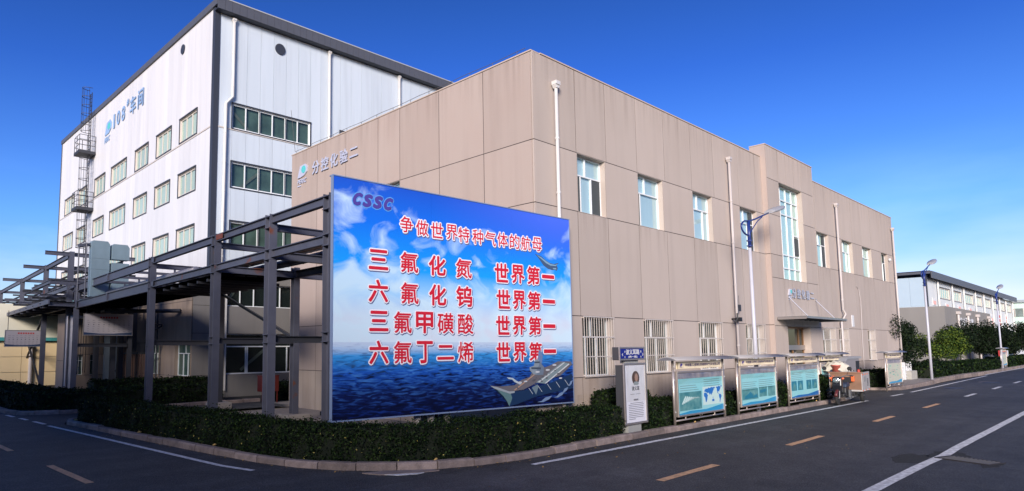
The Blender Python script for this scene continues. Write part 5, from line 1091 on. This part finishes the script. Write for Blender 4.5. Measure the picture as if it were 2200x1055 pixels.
    if design != 4:
        rumple(p0 + .03, p1 - .03, pz0 + ph_ * .74, pz1 - .02, -.045, .009, 44, 12, seed=design + 20).build('peeling_film', glass('film_glass', (.95, .95, .93), .0, .25), b, smooth=True)
    # lower rail
    MB().tube([(0, 0, .215), (w, 0, .215)], .022, 10).build('lower_rail', INOX, b, smooth=True)
    for x in (w * .2, w * .78): MB().tube([(x, 0, .215), (x, 0, .32)], .018, 8).build('rail_stub', INOX, b)
    for x in (0, w):
        for z in (.45, 1.30, 1.66): MB().lathe((x, -.037, z), [(.018, -.01), (.018, .004), (.0, .004)], 8, 'y').build('bolt', WHT, b)
    q = MB()
    for r_ in (0, 1): q.tube([(w * .5 + (.05 + .02 * r_) * math.cos(t) * (1.3), 0, .29 + (.03) * math.sin(t)) for t in np.linspace(0, 2 * math.pi, 11)], .006, 5)
    q.build('rail_emblem', INOX, b)
    return b
info_board(16.55, 8.64, 'information board with a world map and aerial photo, nearest to the street sign', 3.0, 0)
info_board(20.55, 8.66, 'information board with three plant photographs in a row, second from the street sign', 3.05, 1)
info_board(24.70, 8.68, 'information board with a deep blue poster and four small photographs, in front of the entrance', 3.08, 2)
info_board(28.75, 8.95, 'information board half hidden behind the parked cargo tricycles', 2.9, 3)
info_board(37.20, 8.72, 'information board with a coloured site plan standing alone beyond the driveway', 2.85, 4)
info_board(75.9, 9.25, 'distant pale information board between the far hedges under the trees', 2.9, 4)

# ------------------------------------------------------------------ street lamps
def street_lamp(x, y, h, base, label):
    b = thing('street_lamp', label, 'street lamp', (x, y, base), local=True, group='street lamps along the road')
    MB().tube([(0, 0, 0), (0, 0, h * .8)], [.075, .052], 14).build('pole', POLE, b, smooth=True)
    MB().tube([(0, 0, h * .79), (0, 0, 6.68)], .055, 14).build('upper_pole', NAVY, b, smooth=True)
    n = 22; pts = []
    for i in range(n + 1):     # hooped arm: from the pole, round the loop, then out along the street
        t = -math.pi / 2 - math.pi * .92 * i / n; pts.append((-.04 + .57 * math.cos(t), 0, 6.42 + .26 * math.sin(t)))
    pts = pts[:n - 1] + [(.1, 0, 6.70), (.6, 0, 6.83), (1.2, 0, 7.02), (1.95, 0, 7.25)]
    MB().tube(pts, .030, 8).build('hoop_arm', NAVY, b, smooth=True)
    MB().tube([(.02, 0, 6.2), (.4, 0, 6.5), (.8, 0, 6.78), (1.25, 0, 7.0)], .018, 6).build('stay', NAVY, b)
    hd = MB(); L_ = 1.6; vs = []; ns = 9; nr = 12
    for i in range(ns):
        u = i / (ns - 1); r_ = .21 * math.sin(math.pi * min(1, .18 + u * .80)) ** .6; cx = 1.85 + L_ * u; cz = h * .998 + .45 * u
        for k in range(nr):
            a = 2 * math.pi * k / nr; vs.append((cx, r_ * 1.1 * math.cos(a), cz + max(-.35, math.sin(a)) * r_ * .62))
    fs = [(i * nr + k, i * nr + (k + 1) % nr, (i + 1) * nr + (k + 1) % nr, (i + 1) * nr + k) for i in range(ns - 1) for k in range(nr)] + [tuple(reversed(range(nr))), tuple(range((ns - 1) * nr, ns * nr))]
    hd.add(vs, fs); hd.build('lamp_head', LAMPG, b, smooth=True)
    for z in (h * .80, h * .825): MB().lathe((0, 0, z), [(.073, -.02), (.09, -.02), (.09, .02), (.073, .02)], 14).build('band', NAVY, b)
    return b
l1 = street_lamp(23.55, 9.25, 7.25, -.1, 'nearest street lamp, in front of the beige building beside the entrance bay')
for loc, lb in (((48.85, 9.15, 0), 'second street lamp, standing on the pavement between the roadside trees'), ((76.0, 9.2, 0), 'farthest street lamp, in front of the white hall with red banners')):
    c = copy_tree(l1, loc=loc); c['label'] = lb

# ------------------------------------------------------------------ cargo tricycles
GRYM = mat('cargo_grey', (.42, .40, .39), .5, var=.35, vscale=3, col2=(.26, .22, .20)); WDB = mat('cargo_brown', (.24, .13, .08), .7, var=.6, vscale=3, col2=(.13, .07, .04)); CHR = mat('chrome', (.6, .6, .62), .2, metal=1)
tk = thing('cargo_tricycle', 'grey box cargo tricycle with headlight and red bucket on top parked at the kerb', 'tricycle', (27.45, 7.98, 0), rot=6, local=True)
# local +x points to the rear
def wheel(cx, cy, r_, w_):
    wl = MB(); ns = 26; tp = [(r_ - .075, -w_ * .38), (r_ - .045, -w_ * .5), (r_ - .012, -w_ * .42), (r_, 0), (r_ - .012, w_ * .42), (r_ - .045, w_ * .5), (r_ - .075, w_ * .38)]
    wl.lathe((cx, cy, r_), tp, ns, 'y'); ty = wl.build('tyre', RUB, tk, smooth=True)
    rm = MB().lathe((cx, cy, r_), [(r_ - .07, -w_ * .3), (r_ - .055, -w_ * .3), (r_ - .055, w_ * .3), (r_ - .07, w_ * .3), (r_ - .07, -w_ * .3)], ns, 'y').lathe((cx, cy, r_), [(.0, -w_ * .6), (.05, -w_ * .6), (.05, w_ * .6), (0, w_ * .6)], 12, 'y')
    for k in range(9): a = 2 * math.pi * k / 9; rm.tube([(cx, cy, r_), (cx + (r_ - .06) * math.cos(a), cy, r_ + (r_ - .06) * math.sin(a))], .007, 4)
    rm.build('rim', CHR, ty)
wheel(0, 0, .25, .08); wheel(2.35, -.42, .24, .12); wheel(2.35, .52, .24, .12)
MB().tube([(-.02, -.07, .25), (.14, -.07, .85), (.16, -.07, .98)], .018, 8).tube([(-.02, .07, .25), (.14, .07, .85), (.16, .07, .98)], .018, 8).build('fork', mat('dull_metal', (.16, .16, .17), .5, metal=.5), tk)
q = MB(); q.tube([(-.26 + .0, 0, .33), (-.18, 0, .44), (-.04, 0, .52), (.12, 0, .52), (.24, 0, .42)], .055, 8); q.build('front_mudguard', mat('mudguard_red', (.10, .02, .02), .4), tk, smooth=True)
q = MB(); q.prism([(.05, .45), (.0, .72), (.04, 1.0), (.22, 1.03), (.34, .85), (.32, .50)], -.15, .15); q.build('front_fairing', mat('fairing_dark', (.01, .011, .015), .3), tk, bev=.04)
MB().lathe((.0, 0, .90), [(.0, -.10), (.07, -.09), (.085, -.04), (.09, .02), (.05, .08), (0, .08)], 16, 'x').build('headlight', mat('headlight_glass', (.30, .34, .34), .15, metal=.5), tk, smooth=True)
MB().lathe((.0, 0, .90), [(.088, -.055), (.10, -.05), (.10, -.02), (.092, -.01)], 16, 'x').build('headlight_ring', CHR, tk)
q = MB(); q.tube([(.30, -.38, 1.08), (.22, -.30, 1.10), (.20, -.12, 1.02), (.20, .12, 1.02), (.22, .30, 1.10), (.30, .38, 1.08)], .016, 8); q.build('handlebar', MATS['dull_metal'], tk)
for s_ in (-1, 1):
    MB().tube([(.30, s_ * .37, 1.08), (.36, s_ * .47, 1.06)], .024, 8).build('grip', BLACK, tk)
    MB().lathe((.06, s_ * .20, .98), [(0, -.03), (.035, -.02), (.04, .03), (0, .04)], 10, 'x').build('turn_signal', ORG, tk)
    MB().tube([(.24, s_ * .30, 1.1), (.20, s_ * .38, 1.30)], .008, 5).build('mirror_stem', BLACK, tk)
    MB().lathe((.19, s_ * .40, 1.34), [(0, -.012), (.075, -.01), (.075, .01), (0, .012)], 14, 'x').build('mirror', BLACK, tk)
q = MB(); q.prism([(.30, .30), (.30, .40), (.62, .42), (.66, .62), (1.30, .66), (1.34, .34)], -.17, .17); q.build('chassis_cover', BLACK, tk, bev=.03)
q = MB(); q.prism([(.60, .62), (.66, .76), (1.0, .80), (1.25, .80), (1.32, .70), (1.30, .63)], -.20, .20); q.build('saddle', mat('saddle_blue', (.02, .035, .07), .6), tk, bev=.04)
MB().bar((.4, -.2, .22), (2.9, -.3, .26), .05, .05).bar((.4, .2, .22), (2.9, .4, .26), .05, .05).bar((2.35, -.42, .24), (2.35, .52, .24), .06, .06).bar((1.3, -.3, .24), (1.3, .4, .24), .05, .05).build('frame_rails', MATS['dull_metal'], tk)
MB().box(.95, 1.2, -.26, -.2, .18, .52).build('battery_plate', MATS['dull_metal'], tk)
bx0, bx1, by0, by1 = 1.45, 3.10, -.58, .50
MB().box(bx0, bx1, by0, by1, .44, .50).build('cargo_floor', GRYM, tk)
MB().box(bx0, bx0 + .03, by0 + .03, by1 - .03, .50, 1.12).build('cargo_front', WDB, tk, bev=.004)
MB().box(bx0, bx1, by0, by0 + .03, .50, 1.16).build('cargo_side', GRYM, tk, bev=.006); MB().box(bx0, bx1, by1 - .03, by1, .50, 1.16).build('cargo_side', GRYM, tk); MB().box(bx1 - .03, bx1, by0 + .03, by1 - .03, .5, 1.12).build('cargo_tail', GRYM, tk)
MB().box(bx0 - .02, bx0 + .05, by0 - .02, by1 + .02, 1.12, 1.17).build('cargo_rim', WDB, tk)
MB().box(bx0 + .22, bx0 + .85, by0 - .012, by0 - .001, .80, 1.0).build('side_hatch', mat('hatch_grey', (.30, .29, .28), .5), tk)
q = MB()
for i in range(6): q.box(bx0 + 1.05, bx0 + 1.30, by0 - .008, by0 - .001, .62 + i * .05, .645 + i * .05)
q.build('side_louvres', BLACK, tk)
for i in range(5):
    MB().box(bx0 + .05 + i * .32, bx0 + .15 + i * .32, by0 - .014, by0 - .002, .46, .49).build('reflector', WHT if i % 2 else ORG, tk)
    if i < 3: MB().box(bx0 + .08 + i * .5, bx0 + .2 + i * .5, by0 - .014, by0 - .002, 1.06, 1.10).build('reflector', ORG, tk)
MB().box(bx0 - .14, bx0 - .01, -.25, .30, .78, .98).build('front_carrier', BLACK, tk, bev=.01)
for y in (-.30, .36): MB().box(bx0 - .16, bx0 - .02, y - .05, y + .05, .82, 1.02).build('beacon_lens', ORG, tk, bev=.01)
MB().lathe((bx0 + .05, by0 + .1, 1.17), [(0.05, 0), (.05, .08), (.02, .11), (0, .11)], 12).build('warning_light', RED, tk)
def on_trike(p): 
    return Vector((27.45, 7.98, 0)) + Matrix.Rotation(R(6), 3, 'Z') @ Vector(p)
bk = thing('red_bucket', 'red plastic bucket standing on top of the cargo tricycle box', 'bucket', tuple(on_trike((1.75, .30, 1.17))), local=True)
MB().lathe((0, 0, 0), [(.135, 0), (.15, .22), (.165, .22), (.165, .26), (.145, .26), (.11, .02), (0, .02)], 20).build('body', mat('bucket_red', (.50, .12, .09), .5), bk, smooth=True)
MB().tube([(.15 * math.cos(t), .15 * math.sin(t), .25 + .02) for t in np.linspace(0, math.pi, 9)], .006, 5).build('handle', WHT, bk)
ps = thing('plastic_sheeting', 'crumpled white plastic sheeting heaped on the cargo tricycle', 'plastic sheet', tuple(on_trike((2.1, .35, 1.17))), local=True)
q = MB(); nn = 16; vs = []
for j in range(nn + 1):
    for i in range(nn + 1):
        u, v = i / nn * 2 - 1, j / nn * 2 - 1; h_ = max(0, 1 - (u * u + v * v) * .9) ** .6 * .38 + .04 * math.sin(9 * u + 5 * v) + .03 * math.sin(13 * v - 7 * u); vs.append((u * .45, v * .5, max(0.005, h_)))
q.add(vs, [(j * (nn + 1) + i, j * (nn + 1) + i + 1, (j + 1) * (nn + 1) + i + 1, (j + 1) * (nn + 1) + i) for j in range(nn) for i in range(nn)]); q.build('sheet', mat('milky_plastic', (.60, .56, .46), .25), ps, smooth=True)
t2 = thing('covered_tricycle', 'grey covered cabin tricycle parked behind the open cargo tricycle', 'tricycle', (30.9, 9.15, 0), rot=2, local=True)
q = MB(); q.prism([(-.05, .35), (-.05, 1.15), (.12, 1.55), (.35, 1.66), (2.15, 1.68), (2.35, 1.62), (2.42, .35)], -.5, .5); q.build('cabin', mat('cabin_grey', (.27, .25, .26), .4, var=.2, vscale=2), t2, bev=.05)
MB().box(1.72, 2.25, -.512, -.502, 1.05, 1.52).build('side_window', BLACK, t2, bev=.0); MB().prism([(.0, 1.52), (.35, 1.70), (2.5, 1.72), (2.62, 1.62), (2.3, 1.62), (.4, 1.62)], -.53, .53).build('roof', mat('roof_trim', (.33, .33, .35), .4), t2)
for x, y in ((.2, 0), (1.9, -.45), (1.9, .45)): MB().lathe((x, y, .24), [(.16, -.05), (.24, -.045), (.24, .045), (.16, .05)], 20, 'y').build('wheel', RUB, t2)

# ------------------------------------------------------------------ plants
def leaf_mesh(name, P, size, m, nrm=None, flat=.5, parent=None, stuff=False, aspect=.5):
    n = len(P); P = np.asarray(P, float)
    d = rng.normal(size=(n, 3)); 
    if nrm is not None: d = d * flat + np.asarray(nrm)
    d /= np.linalg.norm(d, axis=1)[:, None]
    a = np.cross(d, rng.normal(size=(n, 3))); a /= np.linalg.norm(a, axis=1)[:, None]; b = np.cross(d, a)
    s = (size * rng.uniform(.6, 1.35, n))[:, None]
    V_ = np.stack([P - a * s, P - b * s * aspect + d * s * .12, P + a * s, P + b * s * aspect + d * s * .12], 1).reshape(-1, 3)
    me = bpy.data.meshes.new(name); me.vertices.add(4 * n); me.vertices.foreach_set('co', V_.ravel())
    me.loops.add(4 * n); me.polygons.add(n); me.loops.foreach_set('vertex_index', np.arange(4 * n)); me.polygons.foreach_set('loop_start', np.arange(0, 4 * n, 4)); me.polygons.foreach_set('loop_total', np.full(n, 4))
    me.update(); me.validate(); me.materials.append(m); o = bpy.data.objects.new(name, me); C.objects.link(o)
    if parent: o.parent = parent
    if stuff: o['kind'] = 'stuff'
    return o
def hedge(pts, thick, h, label, dens=1400, size=.030, side=-1, group=None, z0=0.0, m=None, rag=.03):
    """pts: front line; side -1: body lies to the right-hand... of the walking direction"""
    pts = [Vector(p) for p in pts]; nrm = []
    for i in range(len(pts)):
        d = (pts[min(i + 1, len(pts) - 1)] - pts[max(i - 1, 0)]).normalized(); nrm.append(Vector((-d.y, d.x)) * side)
    back = [p + n * thick for p, n in zip(pts, nrm)]
    t = thing('hedge', label, 'hedge', (pts[0].x, pts[0].y, z0), group=group); o = ORGN[t.name]
    c = MB(); ins = .045
    for i in range(len(pts) - 1):
        a, b = pts[i] + nrm[i] * ins, pts[i + 1] + nrm[i + 1] * ins; p, q_ = back[i] - nrm[i] * ins, back[i + 1] - nrm[i + 1] * ins
        c.add([(a.x, a.y, z0), (b.x, b.y, z0), (q_.x, q_.y, z0), (p.x, p.y, z0), (a.x, a.y, z0 + h - ins), (b.x, b.y, z0 + h - ins), (q_.x, q_.y, z0 + h - ins), (p.x, p.y, z0 + h - ins)],
              [(4, 5, 6, 7), (0, 1, 5, 4), (2, 3, 7, 6)] + ([(3, 0, 4, 7)] if i == 0 else []) + ([(1, 2, 6, 5)] if i == len(pts) - 2 else []))
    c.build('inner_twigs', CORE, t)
    P, Nn = [], []
    def surf(p0, p1, z_a, z_b, n2, area):
        k = int(area * dens)
        u = rng.uniform(0, 1, k); zz = rng.uniform(z_a, z_b, k); dep = rng.normal(0, rag, k)
        wob = .045 * np.sin((p0.x + p0.y + u * (p1 - p0).length) * 4.1 + zz * 6) + .03 * np.sin((p0.x - p0.y + u * (p1 - p0).length) * 9.7)
        X = p0.x + (p1.x - p0.x) * u + n2.x * (dep + wob); Y = p0.y + (p1.y - p0.y) * u + n2.y * (dep + wob)
        P.append(np.stack([X, Y, zz], 1)); Nn.append(np.tile([n2.x, n2.y, .25], (k, 1)))
    for i in range(len(pts) - 1):
        l = (pts[i + 1] - pts[i]).length; lb = (back[i + 1] - back[i]).length
        surf(pts[i], pts[i + 1], z0 + .02, z0 + h, -nrm[i], l * h); surf(back[i], back[i + 1], z0 + h * .5, z0 + h, nrm[i], lb * h * .35)
        k = int((l + lb) / 2 * thick * dens * 1.25); u = rng.uniform(0, 1, k); v = rng.uniform(0, 1, k)
        A = np.outer(1 - u, (pts[i].x, pts[i].y)) + np.outer(u, (pts[i + 1].x, pts[i + 1].y)); B = np.outer(1 - u, (back[i].x, back[i].y)) + np.outer(u, (back[i + 1].x, back[i + 1].y))
        XY = A + (B - A) * v[:, None]; zz = z0 + h + rng.normal(0, rag, k) + .035 * np.sin(XY[:, 0] * 3.3 + XY[:, 1] * 1.7) + .03 * np.sin(XY[:, 1] * 5.2 + XY[:, 0] * 4.4)
        spr = rng.uniform(0, 1, k) > .97; zz = zz + spr * rng.uniform(0, .12, k)
        P.append(np.column_stack([XY, zz])); Nn.append(np.tile([0, 0, 1.0], (k, 1)))
    for i, e in ((0, -1), (-1, 1)):
        d = (pts[1] - pts[0]).normalized() if i == 0 else (pts[-1] - pts[-2]).normalized(); surf(pts[i], back[i], z0 + .02, z0 + h, d * e, thick * h)
    P = np.concatenate(P) - np.array([o[0], o[1], o[2]]); Nn = np.concatenate(Nn)
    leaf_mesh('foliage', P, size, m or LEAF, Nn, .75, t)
    return t
path = [(15.1, 8.78), (14.2, 8.78)] # bit beside the sign stays open
H1 = [(14.15, 8.74), (12, 8.70), (10, 8.72), (9.1, 8.84), (8.3, 9.11), (7.55, 9.56), (7.0, 10.14), (6.62, 10.85), (6.36, 11.7), (6.07, 13.5), (5.70, 16.7), (5.36, 19.8), (5.22, 21.4), (5.35, 21.95)]
hedge(H1, .62, .74, 'long low clipped hedge curving round the corner below the billboard', dens=1900, size=.026)
hedge([(15.35, 8.78), (17.0, 8.80)], .75, .72, 'short clipped hedge between the street sign and the map board', side=1, dens=1700, size=.03)
hedge([(15.2, 9.75), (17.2, 9.75)], .5, .98, 'taller dark shrub row against the wall behind the street sign', side=1, dens=1000, size=.045)
for a_, b_, h_, lb in ((19.75, 20.45, .72, 'clipped hedge block between the first two information boards'), (23.75, 24.6, .86, 'clipped hedge block between the second and third information boards'), (27.9, 28.9, .95, 'clipped hedge block right of the third information board')):
    hedge([(a_, 8.75), (b_, 8.75)], .8, h_, lb, side=1, dens=1200, size=.04, group='hedge blocks between the boards')
hedge([(17.3, 9.25), (30.2, 9.3)], .6, .62, 'dark low hedge behind the row of information boards', side=1, dens=500, size=.05)
hedge([(38.3, 8.9), (37.9, 10.6)], 6.7, .80, 'dark clipped hedge behind the site plan board beyond the driveway', side=-1, dens=330, size=.07)
hedge([(50.6, 9.5), (59.5, 9.6), (66, 9.3), (74.6, 9.2)], 1.6, .82, 'long clipped hedge under the roadside trees', side=1, dens=260, size=.08, rag=.05)
hedge([(79.5, 9.3), (120, 9.4)], 1.6, .85, 'farthest clipped hedge running along the road to the right edge', side=1, dens=140, size=.11, rag=.05)
hedge([(11.5, 25.35), (6.0, 25.4), (5.0, 25.7), (4.6, 26.4), (4.45, 30), (4.0, 40)], 1.5, .70, 'dark clipped hedge across the side entrance on the left', side=-1, dens=420, size=.05)
hedge([(12.0, 27.5), (7.2, 27.5)], .9, .95, 'darker taller hedge row under the far trestle bay', side=-1, dens=350, size=.055)
hedge([(14.3, 26.4), (22.5, 26.4)], .8, .72, 'clipped hedge in front of the grey ground-floor windows', side=1, dens=350, size=.055, z0=-.1)

def tree(x, y, h, cr, label, m=LEAFD, n=5200, trunk=.09, group='trees along the pavement', low_=.35, size=.085, squash=1.0):
    t = thing('tree', label, 'tree', (x, y, 0), group=group, local=True)
    tk_ = MB(); tk_.tube([(0, 0, -.1), (.03, .02, h * .25), (-.02, .04, h * .5), (.03, 0, h * .75)], [trunk, trunk * .8, trunk * .55, trunk * .25], 9)
    cl = []
    for i in range(26):
        a = random.uniform(0, 2 * math.pi); rr = cr * random.uniform(.15, .88); zz = h * random.uniform(low_ + .05, .94); k = 1 - abs((zz / h - .6) / .55) ** 2
        p = Vector((rr * math.cos(a) * max(.35, k), rr * math.sin(a) * max(.35, k), zz)); cl.append((p, cr * random.uniform(.24, .42)))
        if i < 12: tk_.tube([(0, 0, h * random.uniform(.22, .45)), tuple(p * .6 + Vector((0, 0, zz * .35))), tuple(p)], [trunk * .4, trunk * .25, trunk * .1], 5)
    cl.append((Vector((0, 0, h * .6)), cr * .5))
    tk_.build('trunk', BARK, t, smooth=True); P = []; Q = []
    for p, r_ in cl:
        k = int(n * r_ ** 2 / sum(c[1] ** 2 for c in cl)); v = rng.normal(size=(k, 3)); v /= np.linalg.norm(v, axis=1)[:, None]
        P.append(np.array(p) + v * (r_ * rng.uniform(.45, 1.12, k) ** .7)[:, None] * np.array([1, 1, .8 * squash])); Q.append(v + np.array([0, 0, .5]))
    leaf_mesh('crown', np.concatenate(P), size, m, np.concatenate(Q), .9, t); return t
tree(48.6, 11.7, 3.95, 2.5, 'broad dark evergreen tree behind the site plan board', n=20000, size=.066, low_=.26)
tree(56.6, 12.2, 3.55, 1.45, 'dark leafy tree just right of the second street lamp', n=7000, size=.065, low_=.36)
tree(66.5, 12.0, 3.5, 1.9, 'bright yellow-green tree, the lightest in the row', m=LEAFY, n=9000, size=.075, low_=.36)
tree(61.5, 13.2, 3.9, 1.5, 'dark tree half hidden behind the yellow-green tree', n=6000, size=.075, low_=.42)
tree(76.0, 12.4, 3.75, 1.8, 'dark round tree right of the yellow-green tree', n=8000, size=.085, low_=.38)
tree(85.5, 12.0, 4.35, 2.1, 'large dark tree beneath the white hall windows', n=9000, size=.09, low_=.36)
tree(94.5, 11.9, 3.9, 2.2, 'dark tree behind the distant information board', n=8000, size=.10, low_=.34)
tree(104.5, 11.5, 4.8, 2.7, 'tall dark tree near the right edge of the road', n=9000, size=.11, low_=.3)
tree(118.0, 11.0, 4.6, 3.0, 'farthest dark tree at the right edge', n=8000, size=.12, low_=.3)
for i, (x, y, lb) in enumerate(((54.0, 11.2, 'round clipped bush left of the thin tree trunks'), (60.8, 11.2, 'round clipped bush right of the thin tree trunks'))):
    t = thing('round_bush', lb, 'bush', (x, y, 0), local=True, group='round clipped bushes'); v = rng.normal(size=(2200, 3)); v /= np.linalg.norm(v, axis=1)[:, None]; v[:, 2] = np.abs(v[:, 2])
    leaf_mesh('foliage', v * np.array([1.3, 1.1, 1.15]) * rng.uniform(.9, 1.05, (2200, 1)), .075, LEAFD, v, .6, t)
    MB().lathe((0, 0, 0), [(1.15, 0), (1.1, .5), (.8, .85), (0, 1.05)], 14).build('inner_twigs', CORE, t)

# ------------------------------------------------------------------ small things
rc = thing('red_cabinet', 'dull red steel cabinet on thin legs behind the trestle posts', 'cabinet', (13.0, 24.9, -.1), local=True)
MB().box(0, .8, 0, .4, .5, 1.15).build('box', mat('cabinet_red', (.10, .012, .008), .5), rc, bev=.01)
for x in (.06, .74): MB().box(x - .02, x + .02, .02, .06, 0, .5).build('leg', MATS['cabinet_red'], rc)
MB().box(-.02, .82, -.02, .42, 1.15, 1.18).build('lid', MATS['cabinet_red'], rc)
o = MB().cbox(14.9, 15.6, 24.8, 25.3, -.1, .95).build('dark_bin', BLACK); tag(o, 'small dark bin just right of the red cabinet', 'bin')
MB_p = MB(); MB_p.box(9.6, 13.2, 13.0, 24.5, -.14, -.09).box(13.21, 24.0, 23.6, 25.2, -.14, -.08); tag(MB_p.build('pavement', CONC), kind='structure')
o = MB().cbox(12.2, 12.75, 18.85, 19.15, -.09, .05).build('black_stone', BLACK); tag(o, 'small black block on the ground at the foot of the pink-beige wall', 'block')
pv = MB(); pv.prism([(38.9, 8.78), (44.9, 8.79), (49, 9.17), (52, 9.27), (58, 9.27), (64, 9.02), (84, 9.02), (150, 9.1), (150, 15), (38.0, 15)], -.1, .115, 'xy'); tag(pv.build('pavement', CONC), kind='structure')
rk = thing('white_louvre_units', 'white slatted metal units behind the clipped hedge near the second lamp', 'vent unit', (46.8, 10.2, 0), local=True)
for i in range(3):
    MB().box(i * .95, i * .95 + .12, 0, .25, .1, 1.15).box(i * .95 + .5, i * .95 + .6, 0, .25, .1, 1.15).build('side', WHT, rk)
    for k in range(5): MB().box(i * .95 + .12, i * .95 + .5, .02, .2, .25 + k * .2, .30 + k * .2).build('slat', WHT, rk)
o = MB().cbox(48.2, 49.6, 10.0, 10.6, .1, .62).build('concrete_block', mat('pale_concrete', (.42, .40, .36), .9, var=.3, vscale=4)); tag(o, 'pale concrete block on the pavement beside the second street lamp', 'concrete block')
bp_ = thing('blue_bollard_sign', 'small blue plastic marker standing behind the second information board', 'marker', (24.15, 9.62, 0), local=True)
MB().tube([(0, 0, 0), (0, 0, 1.15)], .05, 8).build('stem', mat('marker_blue', (.02, .03, .35), .5), bp_); MB().box(-.14, .14, -.03, .03, 1.12, 1.25).build('top', MATS['marker_blue'], bp_)
rb_ = thing('red_white_box', 'red and white utility box beside the distant information board', 'utility box', (84.0, 9.9, 0), local=True)
MB().box(0, 1.0, 0, .5, .1, 1.6).build('red_door', mat('util_red', (.42, .03, .03), .5), rb_); MB().box(1.01, 2.0, 0, .5, .1, 1.6).build('white_door', WHT, rb_)
# fallen yellow leaves and litter along the kerbs
P = []
K1r = resample(K1[3:16], .05)
for p in K1r:
    for _ in range(rng.poisson(.8)):
        o_ = rng.normal(0, .07) ; P.append((p.x + rng.normal(0, .08) - .05, p.y + rng.normal(0, .08) - .12, .012))
for _ in range(60): P.append((rng.uniform(4.5, 20), rng.uniform(4, 8.2), .012))
P = [p for p in P]
lf = leaf_mesh('fallen_leaves', P, .022, mat('dry_leaves', (.4, .25, .08), .7, island=[(.06, .03, .012), (.20, .11, .03), (.42, .26, .07), (.30, .20, .08)]), np.tile([0, 0, 1.0], (len(P), 1)), .25, stuff=True)
lf['label'] = 'dry yellow leaves scattered in the gutter'
P = [(x, y, .14) for x, y in ((6.02, 13.6), (5.55, 17.0), (8.25, 8.98), (5.1, 21.2), (17.4, 8.5), (27.2, 8.6))]
for i, p in enumerate(P):
    q = MB(); q.tube([(p[0] - .05, p[1], p[2]), (p[0], p[1], p[2] + .012), (p[0] + .05, p[1] + .02, p[2])], [.012, .022, .01], 6)
    tag(q.build('corn_husk', mat('husk', (.55, .36, .12), .7)), ('yellow husk on the kerb left of the middle of the corner hedge', 'yellow husk on the kerb towards the left end of the corner hedge', 'yellow husk on the kerb below the billboard', 'yellow husk at the far left end of the corner hedge', 'yellow husk on the kerb under the world map board', 'yellow husk on the kerb under the deep blue poster board')[i], 'husk', 'yellow husks on the kerb')
# scattered leaves inside hedge face: a few yellow ones
P = []; 
for a, b in zip(H1[:-1], H1[1:]):
    a, b = Vector(a), Vector(b); l = (b - a).length
    for _ in range(int(l * 9)): u = random.random(); d = (b - a).normalized(); n_ = Vector((d.y, -d.x)) * -1; q_ = a + (b - a) * u + n_ * -.05 * -1; P.append((q_.x - n_.x * .0, q_.y, random.uniform(.05, .7)))
yl = leaf_mesh('yellow_leaves', P, .02, mat('yellow_leaf', (.42, .34, .08), .6), None, parent=None, stuff=True); yl['label'] = 'few yellow leaves caught in the hedge'
